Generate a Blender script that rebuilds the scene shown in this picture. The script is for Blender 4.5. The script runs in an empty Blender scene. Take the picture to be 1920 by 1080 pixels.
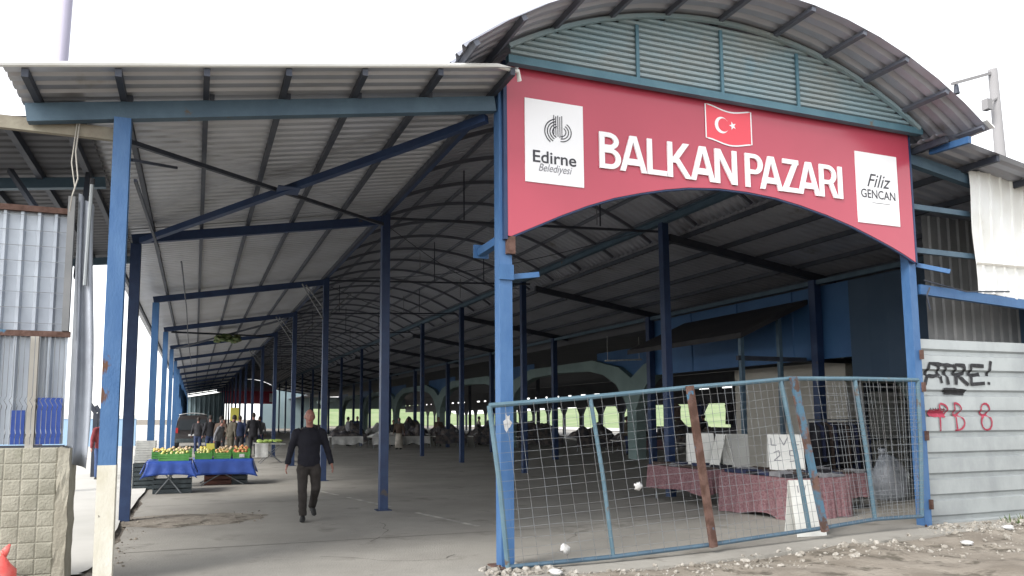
import bpy, bmesh, math, random
from mathutils import Vector, Matrix, Euler, noise
random.seed(7)
R = math.radians
sc = bpy.context.scene
COL = sc.collection
# ------------------------------------------------------------------ camera
CAM_H = 1.6
cam_d = bpy.data.cameras.new('camera'); cam = bpy.data.objects.new('camera', cam_d); COL.objects.link(cam)
cam_d.sensor_width = 36.0; cam_d.lens = 1386 / 1920 * 36
cam_d.shift_x = (960 - 872) / 1920; cam_d.shift_y = (643 - 540) / 1920
cam_d.clip_start = 0.1; cam_d.clip_end = 3000
right, up, fwd = Vector((0.940, -0.342, -0.002)), Vector((-0.032, -0.096, 0.995)), Vector((0.340, 0.935, 0.101))
fwd.normalize(); right = (right - fwd * right.dot(fwd)).normalized(); up = right.cross(fwd)
m = Matrix((right, up, -fwd)).transposed().to_4x4(); m.translation = (0, 0, CAM_H)
cam.matrix_world = m; sc.camera = cam
# ------------------------------------------------------------------ sky, sun, exposure
SUN_EL, SUN_AZ = R(40), R(246)          # azimuth clockwise from +Y : from behind and left of the camera
w = bpy.data.worlds.new('World'); sc.world = w; w.use_nodes = True
nt = w.node_tree; nt.nodes.clear()
sky = nt.nodes.new('ShaderNodeTexSky'); sky.sky_type = 'NISHITA'; sky.sun_disc = False
sky.sun_elevation = SUN_EL; sky.sun_rotation = SUN_AZ; sky.dust_density = 0.6; sky.air_density = 1.0
hs = nt.nodes.new('ShaderNodeHueSaturation'); hs.inputs['Saturation'].default_value = 0.12
bg = nt.nodes.new('ShaderNodeBackground'); bg.inputs['Strength'].default_value = 0.15
wo = nt.nodes.new('ShaderNodeOutputWorld')
nt.links.new(sky.outputs[0], hs.inputs['Color']); nt.links.new(hs.outputs[0], bg.inputs['Color']); nt.links.new(bg.outputs[0], wo.inputs['Surface'])
sd = bpy.data.lights.new('sun', 'SUN'); sd.energy = 1.3; sd.angle = R(20); sd.color = (1.0, 0.96, 0.90)
so = bpy.data.objects.new('sun', sd); COL.objects.link(so)
sdir = Vector((math.sin(SUN_AZ) * math.cos(SUN_EL), math.cos(SUN_AZ) * math.cos(SUN_EL), math.sin(SUN_EL)))
so.rotation_euler = sdir.to_track_quat('Z', 'Y').to_euler(); so.location = (0, 0, 60)
sc.view_settings.view_transform = 'Standard'; sc.view_settings.look = 'None'
sc.view_settings.exposure = 1.55; sc.view_settings.gamma = 1.0
sc.render.engine = 'CYCLES'
sc.cycles.use_denoising = True; sc.cycles.max_bounces = 8; sc.cycles.diffuse_bounces = 7; sc.cycles.caustics_reflective = False

# ------------------------------------------------------------------ materials
def mat(name, col, rough=0.6, metal=0.0, col2=None, scale=6.0, lo=0.45, hi=0.6, bump=0.0, bscale=30.0,
        col3=None, scale3=1.2, lo3=0.6, hi3=0.64, stretch=(1, 1, 1), spec=0.4, trans=0.0, alpha=1.0, detail=6.0):
    """principled paint; col2 = broad mottling, col3 = chips / stains with a shape of their own"""
    M = bpy.data.materials.new(name); M.use_nodes = True
    n = M.node_tree.nodes; l = M.node_tree.links; b = n['Principled BSDF']
    b.inputs['Roughness'].default_value = rough; b.inputs['Metallic'].default_value = metal
    b.inputs['Specular IOR Level'].default_value = spec
    if trans: b.inputs['Transmission Weight'].default_value = trans
    if alpha < 1: b.inputs['Alpha'].default_value = alpha
    b.inputs['Base Color'].default_value = (*col, 1)
    geo = n.new('ShaderNodeNewGeometry'); mp = n.new('ShaderNodeMapping'); mp.inputs['Scale'].default_value = stretch
    l.new(geo.outputs['Position'], mp.inputs['Vector'])
    src = None
    def layer(c, sc_, a, z, prev, pc):
        t = n.new('ShaderNodeTexNoise'); t.inputs['Scale'].default_value = sc_; t.inputs['Detail'].default_value = detail; t.inputs['Roughness'].default_value = 0.62
        l.new(mp.outputs[0], t.inputs['Vector'])
        r = n.new('ShaderNodeMapRange'); r.inputs['From Min'].default_value = a; r.inputs['From Max'].default_value = z
        l.new(t.outputs['Fac'], r.inputs['Value'])
        x = n.new('ShaderNodeMix'); x.data_type = 'RGBA'
        l.new(r.outputs[0], x.inputs['Factor'])
        if prev is None: x.inputs['A'].default_value = (*pc, 1)
        else: l.new(prev, x.inputs['A'])
        x.inputs['B'].default_value = (*c, 1)
        return x.outputs['Result']
    if col2: src = layer(col2, scale, lo, hi, src, col)
    if col3: src = layer(col3, scale3, lo3, hi3, src, col)
    if src: l.new(src, b.inputs['Base Color'])
    if bump:
        t = n.new('ShaderNodeTexNoise'); t.inputs['Scale'].default_value = bscale; t.inputs['Detail'].default_value = 5
        l.new(mp.outputs[0], t.inputs['Vector'])
        bp = n.new('ShaderNodeBump'); bp.inputs['Strength'].default_value = bump; bp.inputs['Distance'].default_value = 0.02
        l.new(t.outputs['Fac'], bp.inputs['Height']); l.new(bp.outputs[0], b.inputs['Normal'])
    return M
RUST = (0.10, 0.045, 0.025)
M = {}
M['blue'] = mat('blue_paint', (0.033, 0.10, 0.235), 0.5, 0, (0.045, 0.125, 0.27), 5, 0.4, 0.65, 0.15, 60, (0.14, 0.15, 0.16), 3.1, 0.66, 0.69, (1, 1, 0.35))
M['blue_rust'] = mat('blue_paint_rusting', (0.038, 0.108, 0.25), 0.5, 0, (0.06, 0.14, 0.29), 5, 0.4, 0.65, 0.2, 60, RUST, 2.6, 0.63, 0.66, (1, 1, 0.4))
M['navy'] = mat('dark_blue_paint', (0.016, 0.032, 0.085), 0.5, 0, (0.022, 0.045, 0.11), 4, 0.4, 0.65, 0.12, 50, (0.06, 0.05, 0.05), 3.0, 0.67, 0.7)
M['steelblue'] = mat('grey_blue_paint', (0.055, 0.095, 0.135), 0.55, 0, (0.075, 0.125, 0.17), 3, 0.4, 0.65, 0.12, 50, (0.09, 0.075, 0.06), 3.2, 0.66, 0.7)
M['teal'] = mat('faded_teal_paint', (0.075, 0.165, 0.215), 0.55, 0, (0.10, 0.20, 0.25), 3, 0.4, 0.65, 0.1, 50, (0.14, 0.12, 0.10), 4, 0.66, 0.7)
M['darksteel'] = mat('dark_steel', (0.035, 0.042, 0.06), 0.6, 0.2, (0.06, 0.065, 0.08), 4, 0.4, 0.7)
M['pitch'] = mat('near_black_roof', (0.022, 0.022, 0.027), 0.8, 0, (0.035, 0.034, 0.036), 1.5)  # near-black base colour keeps the kiosk roof's floor-lit underside dark
M['palesheet'] = mat('pale_blue_sheet', (0.40, 0.43, 0.48), 0.5, 0.2, (0.29, 0.31, 0.35), 2.0, 0.4, 0.65)
M['rail'] = mat('worn_gate_paint', (0.075, 0.135, 0.175), 0.6, 0, (0.10, 0.165, 0.205), 4, 0.4, 0.65, 0.1, 50, (0.10, 0.075, 0.06), 4, 0.62, 0.66)
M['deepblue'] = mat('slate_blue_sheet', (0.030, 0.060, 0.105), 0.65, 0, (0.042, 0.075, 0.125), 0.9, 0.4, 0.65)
M['crack'] = mat('crack_dirt', (0.13, 0.12, 0.105), 0.95)
M['rib'] = mat('rib_paint', (0.115, 0.125, 0.155), 0.55, 0.1, (0.14, 0.15, 0.18), 4, 0.4, 0.7)
M['rustblue'] = mat('blue_paint_half_rusted', (0.06, 0.13, 0.19), 0.7, 0, (0.12, 0.065, 0.05), 3.2, 0.47, 0.55, 0.3, 60, (0.07, 0.04, 0.03), 6, 0.55, 0.6)
M['rust'] = mat('rusty_steel', (0.13, 0.075, 0.06), 0.8, 0.1, (0.07, 0.035, 0.025), 7, 0.42, 0.6, 0.3, 60, (0.06, 0.14, 0.22), 3.0, 0.6, 0.63)
M['galv'] = mat('galvanised_sheet', (0.37, 0.395, 0.40), 0.40, 0.3, (0.29, 0.31, 0.32), 2.2, 0.4, 0.65, 0.06, 40, (0.24, 0.21, 0.165), 1.6, 0.66, 0.72, (1, 1, 0.6))
M['canopy'] = mat('canopy_sheet', (0.50, 0.515, 0.56), 0.34, 0.45, (0.42, 0.43, 0.46), 1.1, 0.4, 0.65, 0.05, 30, (0.27, 0.25, 0.22), 0.9, 0.66, 0.74)
M['vault'] = mat('vault_sheet', (0.40, 0.415, 0.47), 0.38, 0.3, (0.32, 0.33, 0.375), 0.8, 0.4, 0.65, 0.05, 30, (0.23, 0.225, 0.22), 0.9, 0.64, 0.72)
M['louvre'] = mat('louvre_paint', (0.27, 0.37, 0.41), 0.5, 0, (0.31, 0.36, 0.37), 1.0, 0.42, 0.62, 0.05, 40, (0.21, 0.37, 0.46), 0.8, 0.55, 0.7)
M['red'] = mat('sign_red', (0.43, 0.06, 0.095), 0.20, 0, (0.40, 0.056, 0.088), 0.8, 0.4, 0.7, spec=0.5)
M['flagred'] = mat('flag_red', (0.72, 0.07, 0.10), 0.3)
M['white'] = mat('white_vinyl', (0.80, 0.80, 0.82), 0.4)
M['ink'] = mat('dark_ink', (0.05, 0.05, 0.06), 0.6)
M['inkgrey'] = mat('grey_ink', (0.22, 0.22, 0.24), 0.6)
M['black'] = mat('black_spray', (0.015, 0.015, 0.018), 0.7, 0, (0.04, 0.04, 0.045), 14, 0.5, 0.7)
M['redspray'] = mat('red_spray', (0.30, 0.03, 0.06), 0.7, 0, (0.40, 0.08, 0.11), 12, 0.5, 0.7)
M['dirt'] = mat('dirt', (0.185, 0.16, 0.13), 0.95, 0, (0.28, 0.25, 0.21), 1.8, 0.40, 0.64, 0.9, 22, (0.10, 0.087, 0.068), 3.5, 0.53, 0.63)
M['concrete'] = mat('concrete_floor', (0.315, 0.30, 0.27), 0.9, 0, (0.25, 0.237, 0.213), 0.55, 0.38, 0.62, 0.35, 45, (0.19, 0.178, 0.157), 1.3, 0.58, 0.70)
M['stone'] = mat('gravel_stone', (0.25, 0.23, 0.20), 0.9, 0, (0.40, 0.38, 0.345), 9, 0.47, 0.62, 0.3, 40, (0.13, 0.115, 0.095), 5, 0.54, 0.6)
M['block'] = mat('cement_block', (0.33, 0.315, 0.26), 0.95, 0, (0.24, 0.23, 0.185), 2.5, 0.4, 0.62, 0.5, 50, (0.20, 0.205, 0.14), 1.7, 0.57, 0.68)
M['plaster'] = mat('cement_render', (0.36, 0.34, 0.28), 0.95, 0, (0.28, 0.26, 0.21), 3, 0.4, 0.62, 0.4, 40)
M['whitewash'] = mat('whitewash_paint', (0.62, 0.60, 0.53), 0.85, 0, (0.52, 0.49, 0.40), 4, 0.4, 0.65, 0.2, 50, (0.07, 0.06, 0.05), 4.5, 0.66, 0.68, (1, 1, 0.6))
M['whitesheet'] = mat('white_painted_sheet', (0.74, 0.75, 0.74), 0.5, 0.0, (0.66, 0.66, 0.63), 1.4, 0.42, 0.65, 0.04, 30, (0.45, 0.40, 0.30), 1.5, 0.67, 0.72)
M['oldsheet'] = mat('old_bluish_sheet', (0.44, 0.48, 0.53), 0.45, 0.2, (0.33, 0.36, 0.41), 2.0, 0.4, 0.65, 0.05, 30, (0.52, 0.54, 0.53), 1.5, 0.6, 0.7, (1, 1, .5))
M['cladding'] = mat('grey_cladding', (0.17, 0.175, 0.18), 0.6, 0.2, (0.23, 0.23, 0.23), 1.5, 0.4, 0.65)
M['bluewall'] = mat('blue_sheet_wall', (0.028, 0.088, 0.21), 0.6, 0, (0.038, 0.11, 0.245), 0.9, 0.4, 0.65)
M['palegreen'] = mat('pale_green_concrete', (0.20, 0.27, 0.265), 0.85, 0, (0.16, 0.22, 0.22), 0.8, 0.4, 0.65)
M['endwall'] = mat('grey_green_sheet', (0.16, 0.22, 0.24), 0.6, 0, (0.19, 0.25, 0.27), 0.3, 0.4, 0.6)
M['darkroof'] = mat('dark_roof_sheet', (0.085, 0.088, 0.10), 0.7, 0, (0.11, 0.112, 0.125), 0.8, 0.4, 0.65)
M['cream'] = mat('cream_panel', (0.42, 0.40, 0.36), 0.7, 0, (0.36, 0.34, 0.30), 1.2, 0.4, 0.65)
M['glass'] = mat('dark_glass', (0.03, 0.035, 0.04), 0.12, 0, spec=0.6)
M['grass'] = mat('grass_field', (0.17, 0.24, 0.10), 0.95, 0, (0.24, 0.29, 0.15), 0.15, 0.4, 0.6)
M['road'] = mat('pale_road', (0.60, 0.585, 0.55), 0.95, 0, (0.50, 0.49, 0.455), 0.3, 0.4, 0.6)
M['tarp'] = mat('blue_tarp', (0.022, 0.06, 0.27), 0.45, 0, (0.03, 0.075, 0.32), 3, 0.4, 0.6, 0.3, 9)
M['crate'] = mat('green_plastic', (0.085, 0.27, 0.06), 0.5, 0, (0.12, 0.32, 0.085), 6)
M['darkcrate'] = mat('dark_plastic', (0.03, 0.04, 0.045), 0.5, 0, (0.05, 0.065, 0.07), 5)
M['greycrate'] = mat('pale_grey_plastic', (0.50, 0.50, 0.47), 0.6, 0, (0.40, 0.40, 0.38), 4)
M['brownbox'] = mat('brown_box', (0.10, 0.045, 0.035), 0.8, 0, (0.14, 0.06, 0.045), 4)
M['yellow'] = mat('yellow_card', (0.55, 0.50, 0.10), 0.6)
M['pink'] = mat('pink_patterned_cloth', (0.205, 0.115, 0.125), 0.9, 0, (0.15, 0.072, 0.082), 30, 0.48, 0.56, 0.3, 8, (0.27, 0.18, 0.185), 38, 0.60, 0.64)
M['card'] = mat('white_card', (0.66, 0.66, 0.63), 0.8, 0, (0.58, 0.58, 0.55), 3)
M['greycard'] = mat('grey_card', (0.36, 0.36, 0.34), 0.85, 0, (0.31, 0.31, 0.29), 3)
M['redbag'] = mat('red_plastic_bag', (0.62, 0.09, 0.08), 0.35, 0, (0.70, 0.16, 0.14), 6, 0.4, 0.6, 0.5, 14)
M['clearbag'] = mat('milky_plastic_bag', (0.40, 0.42, 0.46), 0.3, 0, (0.28, 0.30, 0.33), 5, 0.4, 0.6, 0.5, 10)
M['hose'] = mat('grey_hose', (0.30, 0.29, 0.27), 0.6)
M['paper'] = mat('white_litter', (0.52, 0.52, 0.52), 0.8, 0, (0.40, 0.39, 0.37), 12)
M['cloth_w'] = mat('white_sheeting', (0.55, 0.55, 0.53), 0.9, 0, (0.40, 0.40, 0.39), 3, 0.4, 0.6, 0.4, 8)
M['produce'] = mat('leafy_produce', (0.25, 0.38, 0.08), 0.7, 0, (0.40, 0.50, 0.15), 12, 0.4, 0.6, 0.5, 20)
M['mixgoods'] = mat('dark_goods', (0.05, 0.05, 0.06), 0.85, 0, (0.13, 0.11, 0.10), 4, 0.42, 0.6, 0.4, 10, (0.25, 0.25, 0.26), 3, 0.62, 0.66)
M['skin'] = mat('skin', (0.28, 0.135, 0.105), 0.55, 0, (0.23, 0.10, 0.078), 12, 0.4, 0.65)
M['greyhair'] = mat('grey_hair', (0.40, 0.39, 0.38), 0.8, 0, (0.28, 0.27, 0.27), 40)
M['darkhair'] = mat('dark_hair', (0.03, 0.022, 0.018), 0.7)
M['tyre'] = mat('tyre_rubber', (0.02, 0.02, 0.02), 0.8)
M['vanpaint'] = mat('dark_van_paint', (0.035, 0.03, 0.03), 0.25, 0.2, spec=0.6)
M['vanroof'] = mat('van_roof', (0.55, 0.55, 0.55), 0.3, 0.1)
M['lampred'] = mat('red_lens', (0.35, 0.02, 0.02), 0.2)
M['palepole'] = mat('pale_pole_paint', (0.30, 0.285, 0.36), 0.6)
M['greypole'] = mat('concrete_pole', (0.24, 0.235, 0.24), 0.85)
M['brownbeam'] = mat('weathered_board', (0.22, 0.19, 0.15), 0.85, 0, (0.30, 0.28, 0.22), 3, 0.4, 0.6, 0.2, 30)
M['wire'] = mat('wire_grey', (0.19, 0.205, 0.22), 0.55, 0.3, (0.15, 0.15, 0.15), 3)
M['line'] = mat('worn_line_paint', (0.52, 0.50, 0.45), 0.9, 0, (0.32, 0.31, 0.285), 3.0, 0.42, 0.58)
M['leaf'] = mat('weed_leaf', (0.07, 0.11, 0.04), 0.8, 0, (0.12, 0.13, 0.06), 7)
def cloth(name, c, c2=None): return mat(name, c, 0.9, 0, c2 or tuple(x * 1.5 + .005 for x in c), 5, 0.4, 0.65, 0.25, 18)

# ------------------------------------------------------------------ mesh builder
class MB:
    def __init__(s): s.v = []; s.f = []; s.mi = []; s.cur = 0
    def add(s, vs, fs):
        o = len(s.v); s.v += [tuple(x) for x in vs]
        for f in fs: s.f.append(tuple(i + o for i in f)); s.mi.append(s.cur)
        return s
    def box(s, a, b):
        x0, y0, z0 = a; x1, y1, z1 = b
        return s.add([(x0, y0, z0), (x1, y0, z0), (x1, y1, z0), (x0, y1, z0), (x0, y0, z1), (x1, y0, z1), (x1, y1, z1), (x0, y1, z1)],
                     [(0, 3, 2, 1), (4, 5, 6, 7), (0, 1, 5, 4), (1, 2, 6, 5), (2, 3, 7, 6), (3, 0, 4, 7)])
    def beam(s, p, q, wd, ht, upv=(0, 0, 1)):
        p, q = Vector(p), Vector(q); d = (q - p).normalized(); u = Vector(upv); sx = d.cross(u)
        if sx.length < 1e-4: sx = d.cross(Vector((0, 1, 0)))
        sx.normalize(); u = sx.cross(d).normalized(); a, b = sx * wd / 2, u * ht / 2
        vs = [p - a - b, p + a - b, p + a + b, p - a + b, q - a - b, q + a - b, q + a + b, q - a + b]
        return s.add(vs, [(0, 1, 2, 3), (7, 6, 5, 4), (0, 4, 5, 1), (1, 5, 6, 2), (2, 6, 7, 3), (3, 7, 4, 0)])
    def chan(s, p, q, wd, ht, t=0.012, upv=(0, 0, 1)):
        """I-section: web and two flanges"""
        p, q = Vector(p), Vector(q); d = (q - p).normalized(); u = Vector(upv); sx = d.cross(u).normalized(); u = sx.cross(d).normalized()
        s.beam(p, q, t, ht - 2 * t - .004, u); o = u * (ht / 2 - t / 2)
        s.beam(p + o, q + o, wd, t, u); s.beam(p - o, q - o, wd, t, u); return s
    def tube(s, pts, rad, n=8, cap=True, ref=(1, 0, 0)):
        """swept tube; rad is a number, or a list of numbers or (rx, ry)"""
        pts = [Vector(p) for p in pts]; k = len(pts); vs = []; fs = []
        if not isinstance(rad, (list, tuple)): rad = [rad] * k
        rf = Vector(ref)
        for i, p in enumerate(pts):
            t = (pts[min(i + 1, k - 1)] - pts[max(i - 1, 0)]).normalized()
            a = rf - t * rf.dot(t)
            if a.length < 1e-3: a = Vector((0, 1, 0)) - t * t.y
            a.normalize(); b = t.cross(a); rf = a
            r = rad[i]; rx, ry = r if isinstance(r, (list, tuple)) else (r, r)
            for j in range(n):
                th = 2 * math.pi * j / n; vs.append(p + a * rx * math.cos(th) + b * ry * math.sin(th))
        for i in range(k - 1):
            for j in range(n):
                fs.append((i * n + j, i * n + (j + 1) % n, (i + 1) * n + (j + 1) % n, (i + 1) * n + j))
        if cap: fs += [tuple(range(n - 1, -1, -1)), tuple(range((k - 1) * n, k * n))]
        return s.add(vs, fs)
    def ball(s, c, r, n=8, m_=6, rot=None, jit=0.0):
        rx, ry, rz = r if isinstance(r, (list, tuple)) else (r, r, r); vs = []; fs = []; c = Vector(c)
        for i in range(m_ + 1):
            ph = math.pi * i / m_
            for j in range(n):
                th = 2 * math.pi * j / n
                k = 1 + (jit * (random.random() - .5) if 0 < i < m_ else 0)
                p = Vector((rx * math.sin(ph) * math.cos(th) * k, ry * math.sin(ph) * math.sin(th) * k, rz * math.cos(ph) * k))
                if rot: p = rot @ p
                vs.append(c + p)
        for i in range(m_):
            for j in range(n): fs.append((i * n + j, (i + 1) * n + j, (i + 1) * n + (j + 1) % n, i * n + (j + 1) % n))
        return s.add(vs, fs)
    def grid(s, fn, nu, nv):
        vs = [fn(i / nu, j / nv) for j in range(nv + 1) for i in range(nu + 1)]
        fs = [(j * (nu + 1) + i, j * (nu + 1) + i + 1, (j + 1) * (nu + 1) + i + 1, (j + 1) * (nu + 1) + i) for j in range(nv) for i in range(nu)]
        return s.add(vs, fs)
    def slab(s, fn, nu, nv, off):
        """closed sheet: fn(u,v) and the same moved by off"""
        o = Vector(off); W = nu + 1; n1 = W * (nv + 1)
        vs = [Vector(fn(i / nu, j / nv)) for j in range(nv + 1) for i in range(nu + 1)]; vs += [p + o for p in vs]
        fs = []
        for j in range(nv):
            for i in range(nu):
                q = (j * W + i, j * W + i + 1, (j + 1) * W + i + 1, (j + 1) * W + i); fs += [q, tuple(n1 + x for x in reversed(q))]
        for i in range(nu): fs += [(i + 1, i, n1 + i, n1 + i + 1), (nv * W + i, nv * W + i + 1, n1 + nv * W + i + 1, n1 + nv * W + i)]
        for j in range(nv): fs += [(j * W, (j + 1) * W, n1 + (j + 1) * W, n1 + j * W), ((j + 1) * W + nu, j * W + nu, n1 + j * W + nu, n1 + (j + 1) * W + nu)]
        return s.add(vs, fs)
    def prism(s, pts, d):
        """polygon extruded by vector d"""
        n = len(pts); d = Vector(d); vs = [Vector(p) for p in pts]; vs += [p + d for p in vs]
        return s.add(vs, [tuple(range(n)), tuple(range(2 * n - 1, n - 1, -1))] + [(i, n + i, n + (i + 1) % n, (i + 1) % n) for i in range(n)])
    def build(s, name, mats, parent=None, smooth=False, local=False, bevel=0.0):
        me = bpy.data.meshes.new(name)
        vs = s.v
        if parent is not None and not local:
            inv = (Matrix.Translation(parent.location) @ parent.rotation_euler.to_matrix().to_4x4())
            pp = parent.parent
            while pp is not None:
                inv = (Matrix.Translation(pp.location) @ pp.rotation_euler.to_matrix().to_4x4()) @ inv; pp = pp.parent
            inv = inv.inverted(); vs = [inv @ Vector(v) for v in vs]; org = Vector((0, 0, 0))
        elif parent is None and not local and vs:
            xs, ys, zs = zip(*vs); org = Vector(((min(xs) + max(xs)) / 2, (min(ys) + max(ys)) / 2, min(zs)))
            vs = [Vector(v) - org for v in vs]
        else: org = Vector((0, 0, 0))
        me.from_pydata([tuple(v) for v in vs], [], s.f)
        for m_ in (mats if isinstance(mats, (list, tuple)) else [mats]): me.materials.append(m_)
        me.polygons.foreach_set('material_index', s.mi)
        bm = bmesh.new(); bm.from_mesh(me); bmesh.ops.recalc_face_normals(bm, faces=bm.faces); bm.to_mesh(me); bm.free()
        if smooth: me.polygons.foreach_set('use_smooth', [True] * len(me.polygons))
        me.update()
        o = bpy.data.objects.new(name, me); COL.objects.link(o); o.location = org
        if parent is not None: o.parent = parent
        if bevel:
            bv = o.modifiers.new('bevel', 'BEVEL'); bv.width = bevel; bv.segments = 2; bv.limit_method = 'ANGLE'
        return o
def tag(o, label=None, cat=None, group=None, kind=None):
    if label: o['label'] = label
    if cat: o['category'] = cat
    if group: o['group'] = group
    if kind: o['kind'] = kind
    return o
def thing(name, label, cat, loc=(0, 0, 0), rz=0.0, group=None):
    o = bpy.data.objects.new(name, None); o.empty_display_size = 0.2; COL.objects.link(o)
    o.location = loc; o.rotation_euler = (0, 0, rz)
    return tag(o, label, cat, group)
def copy_tree(o, parent=None):
    c = o.copy(); COL.objects.link(c); c.parent = parent
    for ch in [x for x in o.children]: copy_tree(ch, c)
    return c
def fuse(o, vox, smooth_it=4):
    """voxel-fuse the shells of a mesh object into one continuous surface"""
    rm = o.modifiers.new('r', 'REMESH'); rm.mode = 'VOXEL'; rm.voxel_size = vox; rm.use_smooth_shade = True
    sm = o.modifiers.new('s', 'SMOOTH'); sm.factor = 0.5; sm.iterations = smooth_it
    dg = bpy.context.evaluated_depsgraph_get(); me = bpy.data.meshes.new_from_object(o.evaluated_get(dg))
    o.modifiers.clear(); old = o.data; o.data = me
    me.materials.clear()
    for m_ in old.materials: me.materials.append(m_)
    me.polygons.foreach_set('use_smooth', [True] * len(me.polygons)); me.name = old.name
    return o
def text_mesh(txt, size, wdt=None, bold=0.0, shear=0.0, depth=0.0, space=1.0):
    """lettering as (verts, faces) in the XZ plane facing -Y, baseline left at the origin"""
    cu = bpy.data.curves.new('t', 'FONT'); cu.body = txt; cu.size = size; cu.offset = bold; cu.shear = shear; cu.extrude = depth / 2; cu.space_character = space
    o = bpy.data.objects.new('t', cu); COL.objects.link(o)
    dg = bpy.context.evaluated_depsgraph_get(); dg.update(); me = bpy.data.meshes.new_from_object(o.evaluated_get(dg))
    vs = [v.co.copy() for v in me.vertices]; fs = [tuple(p.vertices) for p in me.polygons]
    bpy.data.objects.remove(o); bpy.data.curves.remove(cu); bpy.data.meshes.remove(me)
    x0 = min(v.x for v in vs); x1 = max(v.x for v in vs); k = (wdt / (x1 - x0)) if wdt else 1
    return [((v.x - x0) * k, -v.z, v.y) for v in vs], fs
def sstep(a, b, x):
    t = max(0, min(1, (x - a) / (b - a))); return t * t * (3 - 2 * t)

# ------------------------------------------------------------------ ground and floors
YF = 7.55                                            # line of the front posts
ROWS = [YF, 12.85, 19.35, 25.85, 32.35, 38.85, 45.35, 51.85, 58.35, 64.85, 71.35, 77.85, 84.35, 90.85, 97.35]
def fz(x, y): return 0.13 * sstep(4.0, 9.6, x) * (1 - sstep(7.6, 14, y))   # the floor rises towards the right front corner
SLAB0 = 6.95
def gh(x, y):
    z = fz(x, y)
    inside = sstep(SLAB0 - .12, SLAB0 + .05, y) * sstep(-1.0, -.8, x)
    b = noise.noise(Vector((x * .9, y * .9, 3))) * .05 + noise.noise(Vector((x * 3, y * 3, 9))) * .025 + noise.noise(Vector((x * 9, y * 9, 2))) * .010
    near = 1 - sstep(14, 40, math.hypot(x, y))
    mound = .30 * math.exp(-((x + 2.0) / 1.0) ** 2 - ((y - 7.75) / .65) ** 2) + .07 * sstep(8.5, 11, x) * math.exp(-((y - 7.1) / .5) ** 2)
    far = sstep(40, 62, x) * 0.0
    return z * (1 if y > 5 else sstep(1, 5, y)) + (b * near + mound) * (1 - inside) - .05 * inside - (.03 if x < -1 else 0) + far
def lines(segs):
    out = []
    for a, b, st in segs:
        n = max(1, round((b - a) / st)); out += [a + (b - a) * i / n for i in range(n)]
    return out + [segs[-1][1]]
gx = lines([(-900, -60, 140), (-60, -8, 8), (-8, -3.4, .3), (-3.4, 14, .08), (14, 30, 2), (30, 900, 145)])
gy = lines([(-300, 0, 100), (0, 5.2, .4), (5.2, 9.2, .08), (9.2, 16, .5), (16, 100, 6), (100, 1200, 180)])
g = MB(); W_ = len(gx)
g.add([(x, y, gh(x, y)) for y in gy for x in gx], [(j * W_ + i, j * W_ + i + 1, (j + 1) * W_ + i + 1, (j + 1) * W_ + i) for j in range(len(gy) - 1) for i in range(W_ - 1)])
tag(g.build('ground', M['dirt'], smooth=True), kind='structure')
fx = lines([(-.9, 16, .35), (16, 46, 3)]); fy = lines([(SLAB0, 16, .3), (16, 104, 4)])
f = MB(); W_ = len(fx)
def edge(x, y): return y + (noise.noise(Vector((x * 2.2, 1, 5))) * .06 if y < SLAB0 + .01 else 0)
vs = [(x + (noise.noise(Vector((y * 1.6, 4, 7))) * .15 if x < -.85 else 0), edge(x, y), fz(x, y)) for y in fy for x in fx]
f.add(vs, [(j * W_ + i, j * W_ + i + 1, (j + 1) * W_ + i + 1, (j + 1) * W_ + i) for j in range(len(fy) - 1) for i in range(W_ - 1)])
# the slab's front edge, a real step down to the dirt
f.add([(vs[i][0], vs[i][1], vs[i][2]) for i in range(W_)] + [(vs[i][0], vs[i][1], vs[i][2] - .14) for i in range(W_)], [(i, W_ + i, W_ + i + 1, i + 1) for i in range(W_ - 1)])
tag(f.build('market_floor', M['concrete']), kind='structure')
p0, p1 = Vector((2.55, 17.0, .004)), Vector((4.0, 10.4, .005)); nrm = Vector((p1 - p0).cross(Vector((0, 0, 1)))).normalized() * .045
l_ = MB()
for i in range(14):
    if i in (3, 8, 9): continue
    a, b = p0.lerp(p1, i / 14), p0.lerp(p1, (i + .96) / 14); l_.add([a - nrm, a + nrm, b + nrm, b - nrm], [(0, 1, 2, 3)])
tag(l_.build('floor_line', M['line']), kind='structure')
random.seed(9); dp = MB(); cpt = (-.05, 12.75)
rim = [(cpt[0] + 1.15 * math.cos(t) * (1 + .35 * noise.noise(Vector((math.cos(t) * 2, math.sin(t) * 2, 3)))), cpt[1] + .75 * math.sin(t) * (1 + .4 * noise.noise(Vector((math.cos(t) * 2, math.sin(t) * 2, 8))))) for t in [6.2832 * q / 48 for q in range(48)]]
dp.add([(cpt[0], cpt[1], .03)] + [(cpt[0] + (x - cpt[0]) * .6, cpt[1] + (y - cpt[1]) * .6, .018 + .012 * noise.noise(Vector((x * 4, y * 4, 1)))) for x, y in rim] + [(x, y, .003) for x, y in rim], [(0, 1 + q, 1 + (q + 1) % 48) for q in range(48)] + [(1 + q, 49 + q, 49 + (q + 1) % 48, 1 + (q + 1) % 48) for q in range(48)])
tag(dp.build('dirt_patch', M['dirt'], smooth=True), kind='structure')
random.seed(3); jt = MB()
for yy in (9.9, 14.9, 21.5, 28): 
    pts = [(-.8 + 1.1 * q, yy + random.uniform(-.02, .02)) for q in range(13)]
    for (xa, ya), (xb, yb_) in zip(pts[:-1], pts[1:]): jt.add([(xa, ya - .009, fz(xa, ya) + .0042), (xb, yb_ - .009, fz(xb, yb_) + .0042), (xb, yb_ + .009, fz(xb, yb_) + .0042), (xa, ya + .009, fz(xa, ya) + .0042)], [(0, 1, 2, 3)])
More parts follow.
